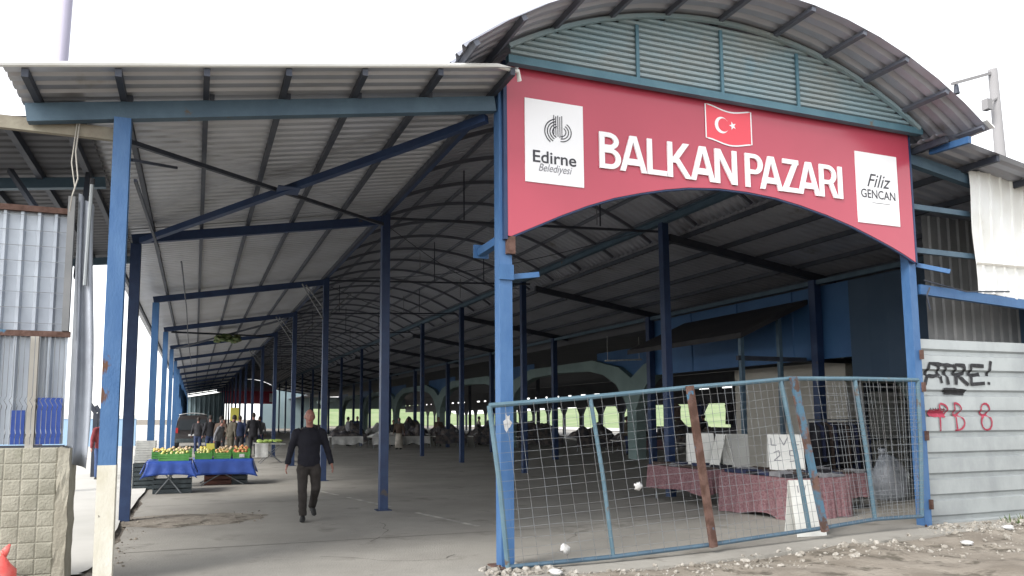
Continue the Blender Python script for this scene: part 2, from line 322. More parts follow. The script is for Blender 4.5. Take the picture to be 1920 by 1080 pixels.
for k in range(4):
    x, y = random.uniform(-.2, 5), random.uniform(8.2, 11); d = Vector((random.uniform(-1, 1), random.uniform(-.4, 1), 0)).normalized()
    for q in range(14):
        d = (d + Vector((random.uniform(-.5, .5), random.uniform(-.5, .5), 0))).normalized(); n_ = Vector((-d.y, d.x, 0)) * random.uniform(.002, .008); p = Vector((x, y, fz(x, y) + .0043)); r2 = p + d * .13; r2.z = fz(r2.x, r2.y) + .0043
        jt.add([p - n_, p + n_, r2 + n_ * .8, r2 - n_ * .8], [(0, 1, 2, 3)]); x, y = r2.x, r2.y
tag(jt.build('floor_cracks', M['crack']), kind='structure')
r_ = MB(); r_.grid(lambda u, v: (47 + 13 * u, -40 + 260 * v, .03), 2, 8); tag(r_.build('road', M['road']), kind='structure')
r_ = MB(); r_.grid(lambda u, v: (-80 + (79.0 + .14 * noise.noise(Vector((1, v * 90, 2)))) * u, 8.55 + .25 * noise.noise(Vector((u * 60, 2, 3))) * (v < .01) + 190 * v ** 2, .035), 3, 60); tag(r_.build('yard', M['road']), kind='structure')
h_ = MB()
h_.grid(lambda u, v: (60 + 120 * u, -40 + 300 * v, .02 + 7.5 * u ** .8 + (noise.noise(Vector((u * 9, v * 20, 1))) * .5 if u > 0 else 0)), 16, 40)
h_.grid(lambda u, v: (22 + 38 * u, 150 + 60 * v, .02 + 6 * v ** .8 + (noise.noise(Vector((u * 9, v * 9, 4))) * .4 if v > 0 else 0)), 20, 8)
tag(h_.build('grass_bank', M['grass'], smooth=True), kind='structure')

# ------------------------------------------------------------------ market hall: vault, posts, gable
XL, XR = 3.2, 9.1; XC, ZC, RV = 6.25, 0.56, 6.1; VY0, VY1 = 6.60, 99.0; A0, A1 = -38.5, 36.8
RROWS = [12.85, 19.95, 25.4, 30.4, 36.5, 42.8, 49.2, 55.6, 62, 68.5, 75, 81.5, 88, 94.5]
hall = thing('market_hall', 'long blue steel market hall with an arched sheet roof behind the red sign', 'building', (XC, YF, 0))
def post(mb, x, y, z0, z1, s, lean=(0, 0)):
    mb.beam((x, y, z0), (x + lean[0], y + lean[1], z1), s, s, (0, 1, 0))
def arc(a, r=RV, y=0): return Vector((XC + r * math.sin(R(a)), y, ZC + r * math.cos(R(a))))
# ribbed sheet: raised ribs run along the arc every 0.25 m
v_ = MB(); NA = 15; pit = 0.2; prof = []
y = VY0
while y < VY1:
    prof += [(y, 0), (y + .10, 0), (y + .112, .045), (y + .15, .045)]; y += pit
W_ = NA + 1; vs = []
for (y, dz) in prof:
    for i in range(W_): vs.append(arc(A0 + (A1 - A0) * i / NA, RV + dz, y))
v_.add(vs, [(j * W_ + i, j * W_ + i + 1, (j + 1) * W_ + i + 1, (j + 1) * W_ + i) for j in range(len(prof) - 1) for i in range(NA)])
v_.build('vault_roof', M['vault'], hall)
ry = [VY0 + .95] + [YF + 1.6 + 1.625 * k for k in range(56)]
for yy in ry:
    b = MB(); ps = [arc(A0 + 10 + (A1 - A0 - 13) * i / 20, RV - .10, yy) for i in range(21)]
    for i in range(20): b.beam(ps[i], ps[i + 1], .04, .07, ps[i] - Vector((XC, yy, ZC)))
    b.build('arch_rib', M['rib'], hall)
for a in (-37.7, -31.6, -24.2, -16.6, -9.0, -1.4, 6.8, 14.7, 21.7, 28.9, 36):
    b = MB(); b.beam(arc(a, RV - .035, VY0 + .02), arc(a, RV - .035, VY1 - .2), .06, .06, arc(a) - Vector((XC, 0, ZC)))
    b.build('purlin', M['rib'], hall)
for i, yy in enumerate(ROWS[1:]):
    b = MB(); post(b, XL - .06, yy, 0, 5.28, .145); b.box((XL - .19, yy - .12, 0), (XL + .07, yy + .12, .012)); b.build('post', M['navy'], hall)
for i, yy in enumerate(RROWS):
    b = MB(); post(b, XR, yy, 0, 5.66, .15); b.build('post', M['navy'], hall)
b = MB(); post(b, XL + .005, YF, -.06, 5.62, .15); b.build('post', M['blue_rust'], hall)
b = MB(); post(b, 9.43, YF, -.06, 5.5, .13); b.build('post', M['blue_rust'], hall)
for px, pz in ((XL + .005, 0.0), (9.43, .11)):
    b = MB(); b.box((px - .15, YF - .15, pz - .01), (px + .15, YF + .15, pz + .016)); pl_ = b.build('base_plate', M['rust'], hall)
    for sx in (-1, 1):
        b = MB(); b.tube([(px + sx * .115, YF - .115, pz + .01), (px + sx * .115, YF - .115, pz + .045)], .014, 6); b.build('bolt', M['rust'], pl_)
b = MB(); b.chan((XL - .05, YF + .1, 5.33), (XL - .05, VY1 - 1, 5.33), .1, .1); b.build('eaves_beam', M['navy'], hall)
b = MB(); b.chan((XR, YF + .1, 5.71), (XR, VY1 - 1, 5.71), .12, .14); b.build('eaves_beam', M['steelblue'], hall)
for yy in ROWS[1:9]:
    b = MB(); b.beam((XL - .05, yy, 5.22), (XR, yy + .1, 5.5), .045, .045)
    for q in (.25, .5, .75):
        x = XL + (XR - XL) * q; z = ZC + math.sqrt(RV ** 2 - (x - XC) ** 2) - .15
        b.beam((x, yy + .05, 5.27 + .28 * q), (x, yy + .05, z), .022, .022, (0, 1, 0))
    b.build('tie_rod', M['darksteel'], hall)
for yy, s in ((19.35, 1), (25.85, 1), (38.85, 1)):
    b = MB()
    b.tube([(XL - .1, yy - .02, 4.15), (XL - .75, yy - .5, 5.0)], .018, 6); b.tube([(XL, yy, 4.3), (XL + .65, yy, 4.95)], .018, 6); b.tube([(XL - .1, yy - .02, 4.45), (XL - .6, yy - .1, 5.05)], .018, 6)
    b.build('brace', M['wire'], hall)
random.seed(71)
for (xa, ya, xb, yb, z) in ((3.3, 13.2, 9.0, 20.0, 5.15), (3.3, 19.6, 9.0, 25.3, 5.1), (3.2, 19.4, 9.0, 13.1, 5.3), (3.2, 26, 9.0, 30.3, 5.1)):
    b = MB(); b.tube([(xa + (xb - xa) * t, ya + (yb - ya) * t, z - .35 * math.sin(math.pi * t) + .3 * t) for t in [q / 14 for q in range(15)]], .009, 5); b.build('slack_cable', M['darksteel'], hall)
# hanging lamps strips under the vault (unlit)
for k, (x, y) in enumerate([(7.9, 13.5), (7.2, 16.8), (6.2, 21), (8.2, 23), (7.6, 28)]):
    b = MB(); z = ZC + math.sqrt(RV ** 2 - (x - XC) ** 2)
    b.tube([(x, y, z - .1), (x, y, z - .75)], .012, 6); b.build('hanger', M['wire'], hall)
# front gable: louvred tympanum, arch frame, base beam
GY = 7.32
b = MB(); zb = 5.66; n = 15; step = .072
for k in range(n + 1):
    z = zb + .05 + k * step
    if z > ZC + RV - .12: break
    hw = math.sqrt(max(0, (RV - .085) ** 2 - (z - ZC) ** 2)); x0, x1 = max(XC - hw, 3.22), min(XC + hw, 9.47)
    for (ya, za, yc, zc2) in ((GY + .035, z - .004, GY + .006, z + .008), (GY + .006, z + .008, GY, z + .028), (GY, z + .028, GY + .012, z + .050), (GY + .012, z + .050, GY + .05, z + .058)):
        b.add([(x0, ya, za), (x1, ya, za), (x1, yc, zc2), (x0, yc, zc2)], [(0, 1, 2, 3)])
b.build('louvre_panel', M['louvre'], hall)
b = MB(); hw = lambda z: math.sqrt((RV - .13) ** 2 - (z - ZC) ** 2)
b.add([(3.3, GY + .075, zb)] + [(arc(-28.9 + 60.5 * i / 20, RV - .05).x, GY + .075, arc(-28.9 + 60.5 * i / 20, RV - .05).z) for i in range(21)] + [(9.45, GY + .075, zb)], [tuple(range(23))])
b.build('gable_backing', M['cladding'], hall)
b = MB(); ps = [arc(-30.5 + 63 * i / 26, RV - .06, GY - .03) for i in range(27)]
for i in range(26): b.beam(ps[i], ps[i + 1], .05, .05, ps[i] - Vector((XC, GY - .03, ZC)))
b.build('gable_arch', M['louvre'], hall)
for x in (4.88, 6.12, 7.34):
    z1 = ZC + math.sqrt((RV - .16) ** 2 - (x - XC) ** 2); b = MB(); b.box((x - .022, GY - .025, zb + .012), (x + .022, GY - .004, z1)); b.build('gable_mullion', M['teal'], hall)
b = MB(); b.box((XL - .02, GY - .03, zb - .08), (9.56, GY + .06, zb + .01)); b.build('gable_beam', M['teal'], hall)
# white flashing at the vault's right foot and a blue stub beam there
b = MB(); b.beam(arc(36.4, RV + .06, VY0 - .02), arc(36.6, RV + .06, VY0 + .75), .16, .02, (.6, 0, .8)); b.build('flashing', M['whitesheet'], hall)
b = MB(); b.beam((9.72, GY + .0, 5.36), (9.72, VY0 + .15, 5.33), .06, .09); b.build('stub_beam', M['blue'], hall)
# lugs and brackets on the front posts
b = MB(); b.beam((XL - .02, YF + .1, 3.60), (XL - .05, YF + .55, 3.57), .09, .09); b.box((XL - .14, YF + .55, 3.5), (XL + .05, YF + .58, 3.66)); b.build('bracket', M['blue'], hall)
b = MB(); b.beam((XL + .1, YF, 3.18), (XL + .42, YF - .05, 3.22), .05, .06); b.build('bracket', M['blue'], hall)
b = MB(); b.box((XL + .0, YF - .13, 3.42), (XL + .10, YF - .072, 3.62)); b.build('hinge_plate', M['rust'], hall)
b = MB(); b.box((XL - .08, YF - .10, 3.13), (XL + .09, YF - .072, 3.30)); b.build('strap', M['blue'], hall)
random.seed(15); b = MB(); b.prism([(XL + .01 + .05 * math.cos(t) * k_, YF - .078, 1.55 + .10 * math.sin(t) * k_) for t, k_ in [(.5 * q, random.uniform(.55, 1.1)) for q in range(12)]], (0, .004, 0))
b.build('paper_scrap', M['paper'], hall)
b = MB(); b.beam((9.57, YF - .02, 3.75), (9.85, YF - .3, 3.62), .05, .06); b.build('bracket', M['blue'], hall)
for k, z in enumerate((.35, 1.28, 1.95, 2.4)):
    b = MB(); b.box((9.455, YF - .11, z), (9.49, YF - .067, z + .13)); b.build('hinge', M['rust'], hall)
# far gable of the vault
b = MB(); b.add([(arc(-39 + 75 * i / 20, RV - .06).x, VY1 - .3, arc(-39 + 75 * i / 20, RV - .06).z) for i in range(21)] + [(9.8, VY1 - .3, 4.9), (2.5, VY1 - .3, 4.9)], [tuple(range(23))])
b.build('far_gable', M['endwall'], hall)

# ------------------------------------------------------------------ left lean-to
def ribsheet_x(mb, x0, z0, x1, z1, ya, yb, pit=.18, h=.042, nx=3, sag=0.0):
    """sheet whose ribs run down the slope (along X); pitch counted along Y"""
    prof = []; y = ya
    while y < yb:
        prof += [(y, 0), (y + pit * .54, 0), (y + pit * .60, h), (y + pit * .74, h)]; y += pit
    W = nx + 1
    vs = [(x0 + (x1 - x0) * i / nx, y, z0 + (z1 - z0) * i / nx + dz + sag * math.sin(i / nx * 3.14)) for (y, dz) in prof for i in range(W)]
    mb.add(vs, [(j * W + i, j * W + i + 1, (j + 1) * W + i + 1, (j + 1) * W + i) for j in range(len(prof) - 1) for i in range(nx)])
SL = .166
def lz(x): return 5.185 + (x - 3.2) * SL              # axis of the left rafters
lean = thing('side_canopy', 'open lean-to roof on blue posts along the left side of the arched hall', 'canopy', (.9, YF, 0))
b = MB(); ribsheet_x(b, -1.62, lz(-1.62) + .165, 3.14, lz(3.14) + .165, 6.93, 98.6); b.build('roof_sheet', M['canopy'], lean)
b = MB(); b.tube([(-1.66, 6.93, lz(-1.62) + .185), (2.2, 6.93, lz(2.2) + .185), (2.9, 6.95, lz(2.9) + .19), (3.16, 7.0, lz(3.1) + .16), (3.2, 7.05, lz(3.1) + .08)], .026, 8); b.build('sky_bleed_rim', M['whitesheet'], lean)  # white strip stands in for sky bleeding over the sheet's lit edge
for x in (-1.46, -.74, 0, .74, 1.48, 2.27, 3.08):
    b = MB(); b.beam((x, 6.95, lz(x) + .125), (x, 98.4, lz(x) + .125), .055, .075); b.build('purlin', M['darksteel'], lean)
for i, yy in enumerate(ROWS):
    b = MB(); x0 = -1.55 if i == 0 else -1.05
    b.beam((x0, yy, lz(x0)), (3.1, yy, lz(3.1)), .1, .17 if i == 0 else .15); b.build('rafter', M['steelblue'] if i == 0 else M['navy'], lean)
    for x in ((-.74, 0, .74, 1.48, 2.27) if i == 0 else ()):
        c_ = MB(); c_.box((x + .03, yy - .055, lz(x) + .088), (x + .08, yy + .02, lz(x) + .155)); c_.build('cleat', M['darksteel'], lean)
for i, yy in enumerate(ROWS):
    x = -.72 if i == 0 else -.97
    z1 = lz(x) - .085
    if i == 0:
        b = MB(); b.beam((x - .015, yy, -.05), (x - .018, yy, 1.18), .155, .155, (0, 1, 0)); o_ = b.build('post_foot', M['whitewash'], lean)
        b = MB(); b.beam((x - .018, yy, 1.18), (x - .02, yy, z1), .148, .148, (0, 1, 0)); b.build('post', M['blue_rust'], lean)
    else:
        b = MB(); post(b, x - .015, yy, -.05, z1, .155); b.build('post', M['navy'] if i == 1 else M['blue'], lean)  # second post gets darker paint for the shade it stands in
b = MB(); b.beam((-1.25, 7.7, lz(-1.25) - .02), (3.05, 12.7, lz(3.05) - .1), .05, .05); b.build('brace', M['darksteel'], lean)
b = MB(); b.beam((-.9, 12.7, lz(-.9) - .07), (3.05, 7.65, lz(3.05) - .12), .09, .09); b.build('brace', M['navy'], lean)
b = MB(); b.box((.95, 9.95, lz(1.05) - .12), (1.25, 10.3, lz(1.05) - .105)); b.build('gusset_plate', M['navy'], lean)
b = MB(); b.beam((-.62, YF + .1, 3.9), (-.62, 12.7, lz(-.62) - .3), .03, .03); b.beam((-.66, YF + .1, 4.1), (-.3, 9.0, lz(-.3) - .1), .03, .03); b.build('brace', M['darksteel'], lean)
b = MB(); b.tube([(-.3, 13.0, 4.2), (-.28, 19, 4.25), (-.3, 26, 4.2), (-.25, 40, 4.25)], .014, 5); b.build('cable', M['darksteel'], lean)
b = MB()
for (x0, y0, x1, y1) in ((-.8, 25.9, 2.9, 31.9), (2.9, 25.9, -.8, 32.0)): b.beam((x0, y0, lz(x0) - .1), (x1, y1, lz(x1) - .1), .06, .06)
b.build('brace', M['darksteel'], lean)
b = MB()
for k in range(26): b.ball((1.05 + random.uniform(-.35, .35), 28.9 + random.uniform(-.4, .4), lz(1.05) - .25 + random.uniform(-.12, .1)), (.16, .16, .07), 6, 4, None, .6)
nest = b.build('bird_nest', M['leaf']); tag(nest, 'ragged clump of twigs lodged on the crossed braces under the lean-to roof', 'nest')
# fallen cladding along the far outer posts
b = MB()
for (ya, yb, zt, zb_) in ((45.4, 64, 3.9, 2.1), (64, 97, 4.0, 0.0)):
    y = ya; prof = []
    while y < yb: prof += [(y, 0), (y + .3, 0), (y + .36, .05), (y + .5, .05)]; y += .56
    b.add([(-1.1 - dx, y, z) for (y, dx) in prof for z in (zb_ + (0 if zb_ == 0 else (64 - y) / 18 * 1.3), zt)], [(2 * i, 2 * i + 1, 2 * i + 3, 2 * i + 2) for i in range(len(prof) - 1)])
b.build('side_cladding', M['blue'], lean)
b = MB(); y = -1.0; prof = []
while y < 3.1: prof += [(y, 0), (y + .3, 0), (y + .36, .05), (y + .5, .05)]; y += .56
b.add([(x, 98.2 - d, z) for (x, d) in prof for z in (0, lz(x) - .25)], [(2 * i, 2 * i + 1, 2 * i + 3, 2 * i + 2) for i in range(len(prof) - 1)])
b.build('end_cladding', M['endwall'], lean)

# ------------------------------------------------------------------ right lean-to
XO = 13.1
def rz_(x): return 5.34 - (x - 9.3) * .15
rl = thing('side_canopy', 'shadowy lean-to roof on dark posts along the right side of the arched hall', 'canopy', (11.3, YF, 0))
b = MB(); ribsheet_x(b, 9.5, rz_(9.5) + .16, 13.75, rz_(13.75) + .16, 6.95, 98.8, .2, .035); b.build('roof_sheet', M['vault'], rl)
for x in (9.6, 10.6, 11.6, 12.6, 13.6):
    b = MB(); b.beam((x, 6.98, rz_(x) + .11), (x, 98.6, rz_(x) + .11), .06, .09); b.build('purlin', M['darksteel'], rl)
for i, yy in enumerate(ROWS):
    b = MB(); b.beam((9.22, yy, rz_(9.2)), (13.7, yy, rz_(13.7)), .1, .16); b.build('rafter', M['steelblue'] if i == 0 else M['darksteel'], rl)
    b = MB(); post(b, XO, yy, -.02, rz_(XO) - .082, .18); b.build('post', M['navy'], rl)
b = MB(); b.beam((XO, 8, rz_(XO) - .14), (XO, 98, rz_(XO) - .14), .08, .1); b.build('eaves_beam', M['steelblue'], rl)
for z in (4.62, 3.98):
    b = MB(); b.beam((9.58, YF + .03, z), (12.9, YF + .03, z - .02), .05, .075); b.build('rail', M['steelblue'], rl)
b = MB(); b.beam((9.58, YF - .02, 3.40), (13.2, YF - .02, 3.22), .07, .14); b.build('front_beam', M['blue'], rl)
b = MB(); b.tube([(9.6, YF - .1, 3.52), (10.4, YF - .12, 3.40), (11.3, YF - .12, 3.45)], .012, 5); b.tube([(9.68, YF - .1, 3.1), (9.63, YF - .1, 3.3), (9.7, YF - .1, 3.42)], .012, 5); b.build('cable', M['darksteel'], rl)

b = MB(); b.box((13.72, 18.2, 4.45), (13.95, 99, 4.9)); b.box((13.72, 6.95, 4.45), (13.95, 18.2, 4.80)); b.build('light_gap_board', M['darkroof'], rl)  # boards added to close the bright slit between the two roofs
# blue sheet wall at the outer posts of the right lean-to
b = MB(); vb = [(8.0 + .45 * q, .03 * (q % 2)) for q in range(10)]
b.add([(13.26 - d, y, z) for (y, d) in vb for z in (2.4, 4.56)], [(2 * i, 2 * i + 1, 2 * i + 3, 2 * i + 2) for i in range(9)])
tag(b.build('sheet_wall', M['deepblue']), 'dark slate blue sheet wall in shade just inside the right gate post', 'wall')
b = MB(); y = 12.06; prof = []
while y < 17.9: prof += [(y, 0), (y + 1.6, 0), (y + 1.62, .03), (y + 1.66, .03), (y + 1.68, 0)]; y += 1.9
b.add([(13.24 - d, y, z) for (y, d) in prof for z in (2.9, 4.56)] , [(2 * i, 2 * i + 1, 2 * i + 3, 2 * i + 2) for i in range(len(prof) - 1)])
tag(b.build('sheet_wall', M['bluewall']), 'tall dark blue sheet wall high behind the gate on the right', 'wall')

# ------------------------------------------------------------------ the red sign
SY = 7.42
def ribbon(mb, pts, wd, yf, closed=False, sub=1):
    """flat brush stroke in XZ; yf is a number or a function of z"""
    P2 = [Vector((p[0], p[1])) for p in pts]
    if sub > 1: P2 = [P2[i].lerp(P2[i + 1], k / sub) for i in range(len(P2) - 1) for k in range(sub)] + [P2[-1]]
    n = len(P2); fy_ = yf if callable(yf) else (lambda z: yf); L, C_ = [], []
    for i, p in enumerate(P2):
        a = P2[(i - 1) % n] if (closed or i) else p; b = P2[(i + 1) % n] if (closed or i < n - 1) else p
        t = (b - a).normalized(); nn = Vector((-t.y, t.x)) * (wd(i / (n - 1)) if callable(wd) else wd) / 2
        for q in (p + nn, p, p - nn): L.append((q.x, fy_(q.y), q.y))
    fs = []
    for i in range(n if closed else n - 1):
        j = (i + 1) % n
        for k in range(2): fs.append((3 * i + k, 3 * i + k + 1, 3 * j + k + 1, 3 * j + k))
    mb.add(L, fs)
def placed(mb, vf, x, y, z, dz=0.0):
    vs, fs = vf; x1 = max(v[0] for v in vs) or 1
    mb.add([(v[0] + x, v[1] + y, v[2] + z + dz * v[0] / x1) for v in vs], fs)
sign = thing('market_sign', 'long red entrance sign with white lettering, a flag and two white cards, arched underneath', 'sign', (6.3, SY, 3.63))
lo = [(3.21, 3.60)] + [(3.53, 3.75), (3.87, 3.91), (4.22, 4.06), (4.58, 4.19), (4.95, 4.29), (5.3, 4.37), (5.64, 4.43), (6.1, 4.47), (6.54, 4.47), (7.0, 4.44), (7.4, 4.38), (7.85, 4.29), (8.31, 4.17), (8.65, 4.06), (8.97, 3.95), (9.2, 3.86), (9.42, 3.76)]
# the panel as quads between its straight top and its arched bottom edge
vs = []; hi = 5.655
for (x, z) in lo: vs += [(x, SY, z), (x, SY, hi + .03 * (x - 3.2) / 6.2), (x, SY + .06, z), (x, SY + .06, hi + .03 * (x - 3.2) / 6.2)]
fs = []
for i in range(len(lo) - 1):
    a, b = 4 * i, 4 * (i + 1); fs += [(a, b, b + 1, a + 1), (a + 2, a + 3, b + 3, b + 2), (a, a + 2, b + 2, b), (a + 1, b + 1, b + 3, a + 3)]
fs += [(0, 1, 3, 2), (4 * len(lo) - 4, 4 * len(lo) - 2, 4 * len(lo) - 1, 4 * len(lo) - 3)]
b = MB(); b.add(vs, fs); b.build('panel', M['red'], sign)
b = MB(); b.tube([(x, SY + .02, z - .012) for (x, z) in lo], .016, 6); b.box((3.165, SY - .004, 3.58), (3.207, SY + .09, 5.66)); b.box((9.424, SY - .004, 3.75), (9.455, SY + .09, 5.68)); b.build('edge_frame', M['navy'], sign)
for (x0, x1, z0, z1) in ((3.425, 4.175, 4.265, 5.25), (8.39, 9.155, 4.24, 5.24)):
    b = MB(); b.box((x0, SY - .012, z0), (x1, SY - .0005, z1)); cd = b.build('card', M['white'], sign)
    b = MB()
    if x0 < 5:
        placed(b, text_mesh('Edirne', .2, .555, .0025), 3.52, SY - .016, 4.505)
        b.build('lettering', M['ink'], cd)
        b = MB(); placed(b, text_mesh('Belediyesi', .13, .43, 0, .35), 3.59, SY - .016, 4.405); b.build('lettering', M['inkgrey'], cd)
        b = MB(); c0 = Vector((3.85, 4.88))
        for k, r in enumerate((.185, .15, .115, .08)):
            ribbon(b, [(c0.x - .0 + r * math.cos(R(t)) * .95, c0.y + .01 + r * math.sin(R(t)) * .85) for t in range(105, 236 + 6 * k, 8)], .014, SY - .0155)
        for k, r in enumerate((.13, .095, .06)):
            ribbon(b, [(3.885 + r * math.cos(R(t)), 4.90 + r * math.sin(R(t)) * .9) for t in range(-95, 61, 8)], .012, SY - .0162)
        for k in range(5): ribbon(b, [(3.79 + .026 * k, 5.09 - .012 * (k % 2)), (3.79 + .026 * k, 4.86 - .012 * k)], .010, SY - .0168)
        b.build('emblem', M['ink'], cd)
    else:
        placed(b, text_mesh('Filiz', .27, .44, 0, .4), 8.58, SY - .016, 4.76)
        placed(b, text_mesh('GENCAN', .17, .63, .001), 8.46, SY - .0165, 4.60)
        b.box((8.66, SY - .016, 4.535), (8.98, SY - .0125, 4.54)); b.build('lettering', M['ink'], cd)

LW = .07
def letter(mb, ch, x0, x1, z0, H):
    k = [0]
    def poly(pts): k[0] += 1; mb.prism([(p[0], SY - .022 - .0007 * k[0], p[1]) for p in pts], (0, .02, 0))
    def bar(xa, za, xb, zb_, w_=LW): poly([(xa - w_ / 2, za), (xa + w_ / 2, za), (xb + w_ / 2, zb_), (xb - w_ / 2, zb_)])
    def bowl(zc, r, xs, xe):
        rx, n = xe - xs, 12; k[0] += 1; y = SY - .022 - .0007 * k[0]; o, i = [], []
        for q in range(n + 1):
            t = R(90 - 180 * q / n); o.append((xs + rx * math.cos(t), zc + r * math.sin(t))); i.append((xs + max(.0, rx - LW) * math.cos(t), zc + max(.01, r - LW * .82) * math.sin(t)))
        o = [(x0 + LW * .5, zc + r)] + o + [(x0 + LW * .5, zc - r)]; i = [(x0 + LW * .5, zc + r - LW * .82)] + i + [(x0 + LW * .5, zc - r + LW * .82)]
        for q in range(len(o) - 1): mb.prism([(p[0], y, p[1]) for p in (o[q], o[q + 1], i[q + 1], i[q])], (0, .02, 0))
    z1 = z0 + H; xl, xr = x0 + LW / 2, x1 - LW / 2
    if ch in 'BLKNPRI': bar(xl, z0, xl, z1)
    if ch == 'B': bowl(z1 - H * .235, H * .235, x0 + H * .28, x1 - .025); bowl(z0 + H * .285, H * .285, x0 + H * .32, x1)
    if ch in 'PR': bowl(z1 - H * .30, H * .30, x0 + H * .32, x1 - (.01 if ch == 'R' else 0))
    if ch == 'R': bar(x0 + H * .42, z0 + H * .45, xr + .01, z0, LW * 1.15)
    if ch == 'L': poly([(x0 + LW, z0), (x1, z0), (x1, z0 + LW * .9), (x0 + LW, z0 + LW * .9)])
    if ch == 'K': bar(x0 + LW, z0 + H * .42, xr - .03, z1, LW * 1.3); bar(x0 + LW * 1.6, z0 + H * .58, xr, z0, LW * 1.25)
    if ch == 'A':
        xm = (x0 + x1) / 2; bar(xl, z0, xm - .012, z1, LW * 1.02); bar(xr, z0, xm + .012, z1, LW * 1.02)
        poly([(xl + .05, z0 + H * .18), (xr - .05, z0 + H * .18), (xr - .085, z0 + H * .36), (xl + .085, z0 + H * .36)])
    if ch == 'N': bar(xr, z0, xr, z1); bar(xl + .01, z1, xr - .01, z0, LW * 1.12)
    if ch == 'Z':
        poly([(x0 + .02, z1 - LW * .9), (x1, z1 - LW * .9), (x1, z1), (x0 + .02, z1)]); poly([(x0, z0), (x1 - .01, z0), (x1 - .01, z0 + LW * .9), (x0, z0 + LW * .9)]); bar(x0 + LW * .62, z0 + .03, x1 - LW * .62, z1 - .03, LW * 1.2)
b = MB()
for ch, xa, xb in (('B', 4.385, 4.675), ('A', 4.665, 5.035), ('L', 5.045, 5.325), ('K', 5.337, 5.675), ('A', 5.675, 6.035), ('N', 6.04, 6.378), ('P', 6.511, 6.79), ('A', 6.745, 7.105), ('Z', 7.10, 7.379), ('A', 7.368, 7.728), ('R', 7.735, 8.035), ('I', 8.06, 8.14)):
    letter(b, ch, xa, xb, 4.53, .445)
b.build('lettering', M['white'], sign)
tw = lambda u: 5.515 + .035 * math.cos(u * 5.6) * (1 - .3 * u); bw = lambda u: tw(u) - .445 + .01 * u
N_ = 16
b = MB(); b.add([(5.93 + .71 * i / N_, SY - .006, z(i / N_)) for i in range(N_ + 1) for z in (bw, tw)], [(2 * i, 2 * i + 2, 2 * i + 3, 2 * i + 1) for i in range(N_)]); fl = b.build('flag', M['flagred'], sign)
b = MB(); loop = [(5.93 + .71 * i / N_, tw(i / N_)) for i in range(N_ + 1)] + [(6.64 - .71 * i / N_, bw(1 - i / N_)) for i in range(N_ + 1)]
ribbon(b, loop, .018, SY - .009, True)
oc, ic = Vector((6.175, 5.30)), Vector((6.205, 5.305)); cs = []
oa = [oc + Vector((math.cos(R(t)), math.sin(R(t)))) * .108 for t in range(38, 323, 8)]; ia = [ic + Vector((math.cos(R(t)), math.sin(R(t)))) * .087 for t in range(44, 323, 8)]
k_ = min(len(oa), len(ia)); pick = lambda a, i: a[round(i * (len(a) - 1) / (k_ - 1))]
b.add([(p.x, SY - .0095, p.y) for i in range(k_) for p in (pick(oa, i), pick(ia, i))], [(2 * i, 2 * i + 1, 2 * i + 3, 2 * i + 2) for i in range(k_ - 1)])
st = [Vector((6.345, 5.312)) + Vector((math.cos(R(180 + 36 * i)), math.sin(R(180 + 36 * i)))) * (.058 if i % 2 == 0 else .024) for i in range(10)]
b.add([(6.345, SY - .0095, 5.312)] + [(p.x, SY - .0095, p.y) for p in st], [(0, 1 + i, 1 + (i + 1) % 10) for i in range(10)])
b.build('crescent_and_star', M['white'], fl)

# ------------------------------------------------------------------ right front: corrugated fence with graffiti, white sheet, dark cladding
def fpro(z):
    d = (z / .29 + .15) % 1.0
    return 0 if d < .66 else (.04 * (d - .66) / .07 if d < .73 else (.04 if d < .90 else .04 * (1 - (d - .90) / .10)))
fence = thing('corrugated_fence', 'pale corrugated metal fence sprayed with black and red graffiti right of the gate', 'fence', (11.6, YF, .1))
zs = sorted(set([.02, 2.70] + [k * .29 + .29 * (q - .15) for k in range(0, 10) for q in (.0, .33, .66, .73, .90) if .02 < k * .29 + .29 * (q - .15) < 2.70]))
b = MB(); nx = 24
def fy2(x, z): return YF + .02 + fpro(z) + .012 * math.sin(x * 2.3 + z)
b.add([(9.59 + 4.2 * i / nx, fy2(9.59 + 4.2 * i / nx, z), z + .01 * (i / nx)) for z in zs for i in range(nx + 1)], [(j * (nx + 1) + i, j * (nx + 1) + i + 1, (j + 1) * (nx + 1) + i + 1, (j + 1) * (nx + 1) + i) for j in range(len(zs) - 1) for i in range(nx)])
b.build('sheet', M['galv'], fence)
kk = [0]
def spray(mb, pts, wd):
    kk[0] += 1; d = .006 + .0012 * (kk[0] % 9); P2 = [Vector(p) for p in pts]; out = [P2[0]]
    for i in range(len(P2) - 1):
        n = max(1, int((P2[i + 1] - P2[i]).length / .018)); out += [P2[i].lerp(P2[i + 1], (q + 1) / n) for q in range(n)]
    s0 = len(mb.v); ribbon(mb, [tuple(p) for p in out], lambda t: wd * (.85 + .3 * noise.noise(Vector((t * 4 + kk[0], 1, 2)))), 0.0)
    for i in range(s0, len(mb.v)): x, _, z = mb.v[i]; mb.v[i] = (x, fy2(x, z) - d, z)
b = MB()
for s in ([(9.62, 2.05), (9.74, 2.36), (9.96, 2.34)], [(9.90, 2.35), (9.96, 2.08)], [(9.66, 2.17), (9.97, 2.19)], [(9.86, 2.35), (10.24, 2.33)], [(10.05, 2.33), (10.09, 2.06)],
          [(10.25, 2.06), (10.26, 2.35), (10.44, 2.34), (10.45, 2.23), (10.27, 2.20)], [(10.3, 2.20), (10.5, 2.06)], [(10.84, 2.34), (10.58, 2.35), (10.56, 2.07), (10.84, 2.09)], [(10.57, 2.2), (10.80, 2.22)],
          [(11.0, 2.42), (10.95, 2.2)], [(10.935, 2.11), (10.93, 2.07)], [(9.98, 1.985), (10.2, 1.99), (10.46, 1.965)], [(10.03, 1.945), (10.44, 1.94)]): spray(b, s, .062)
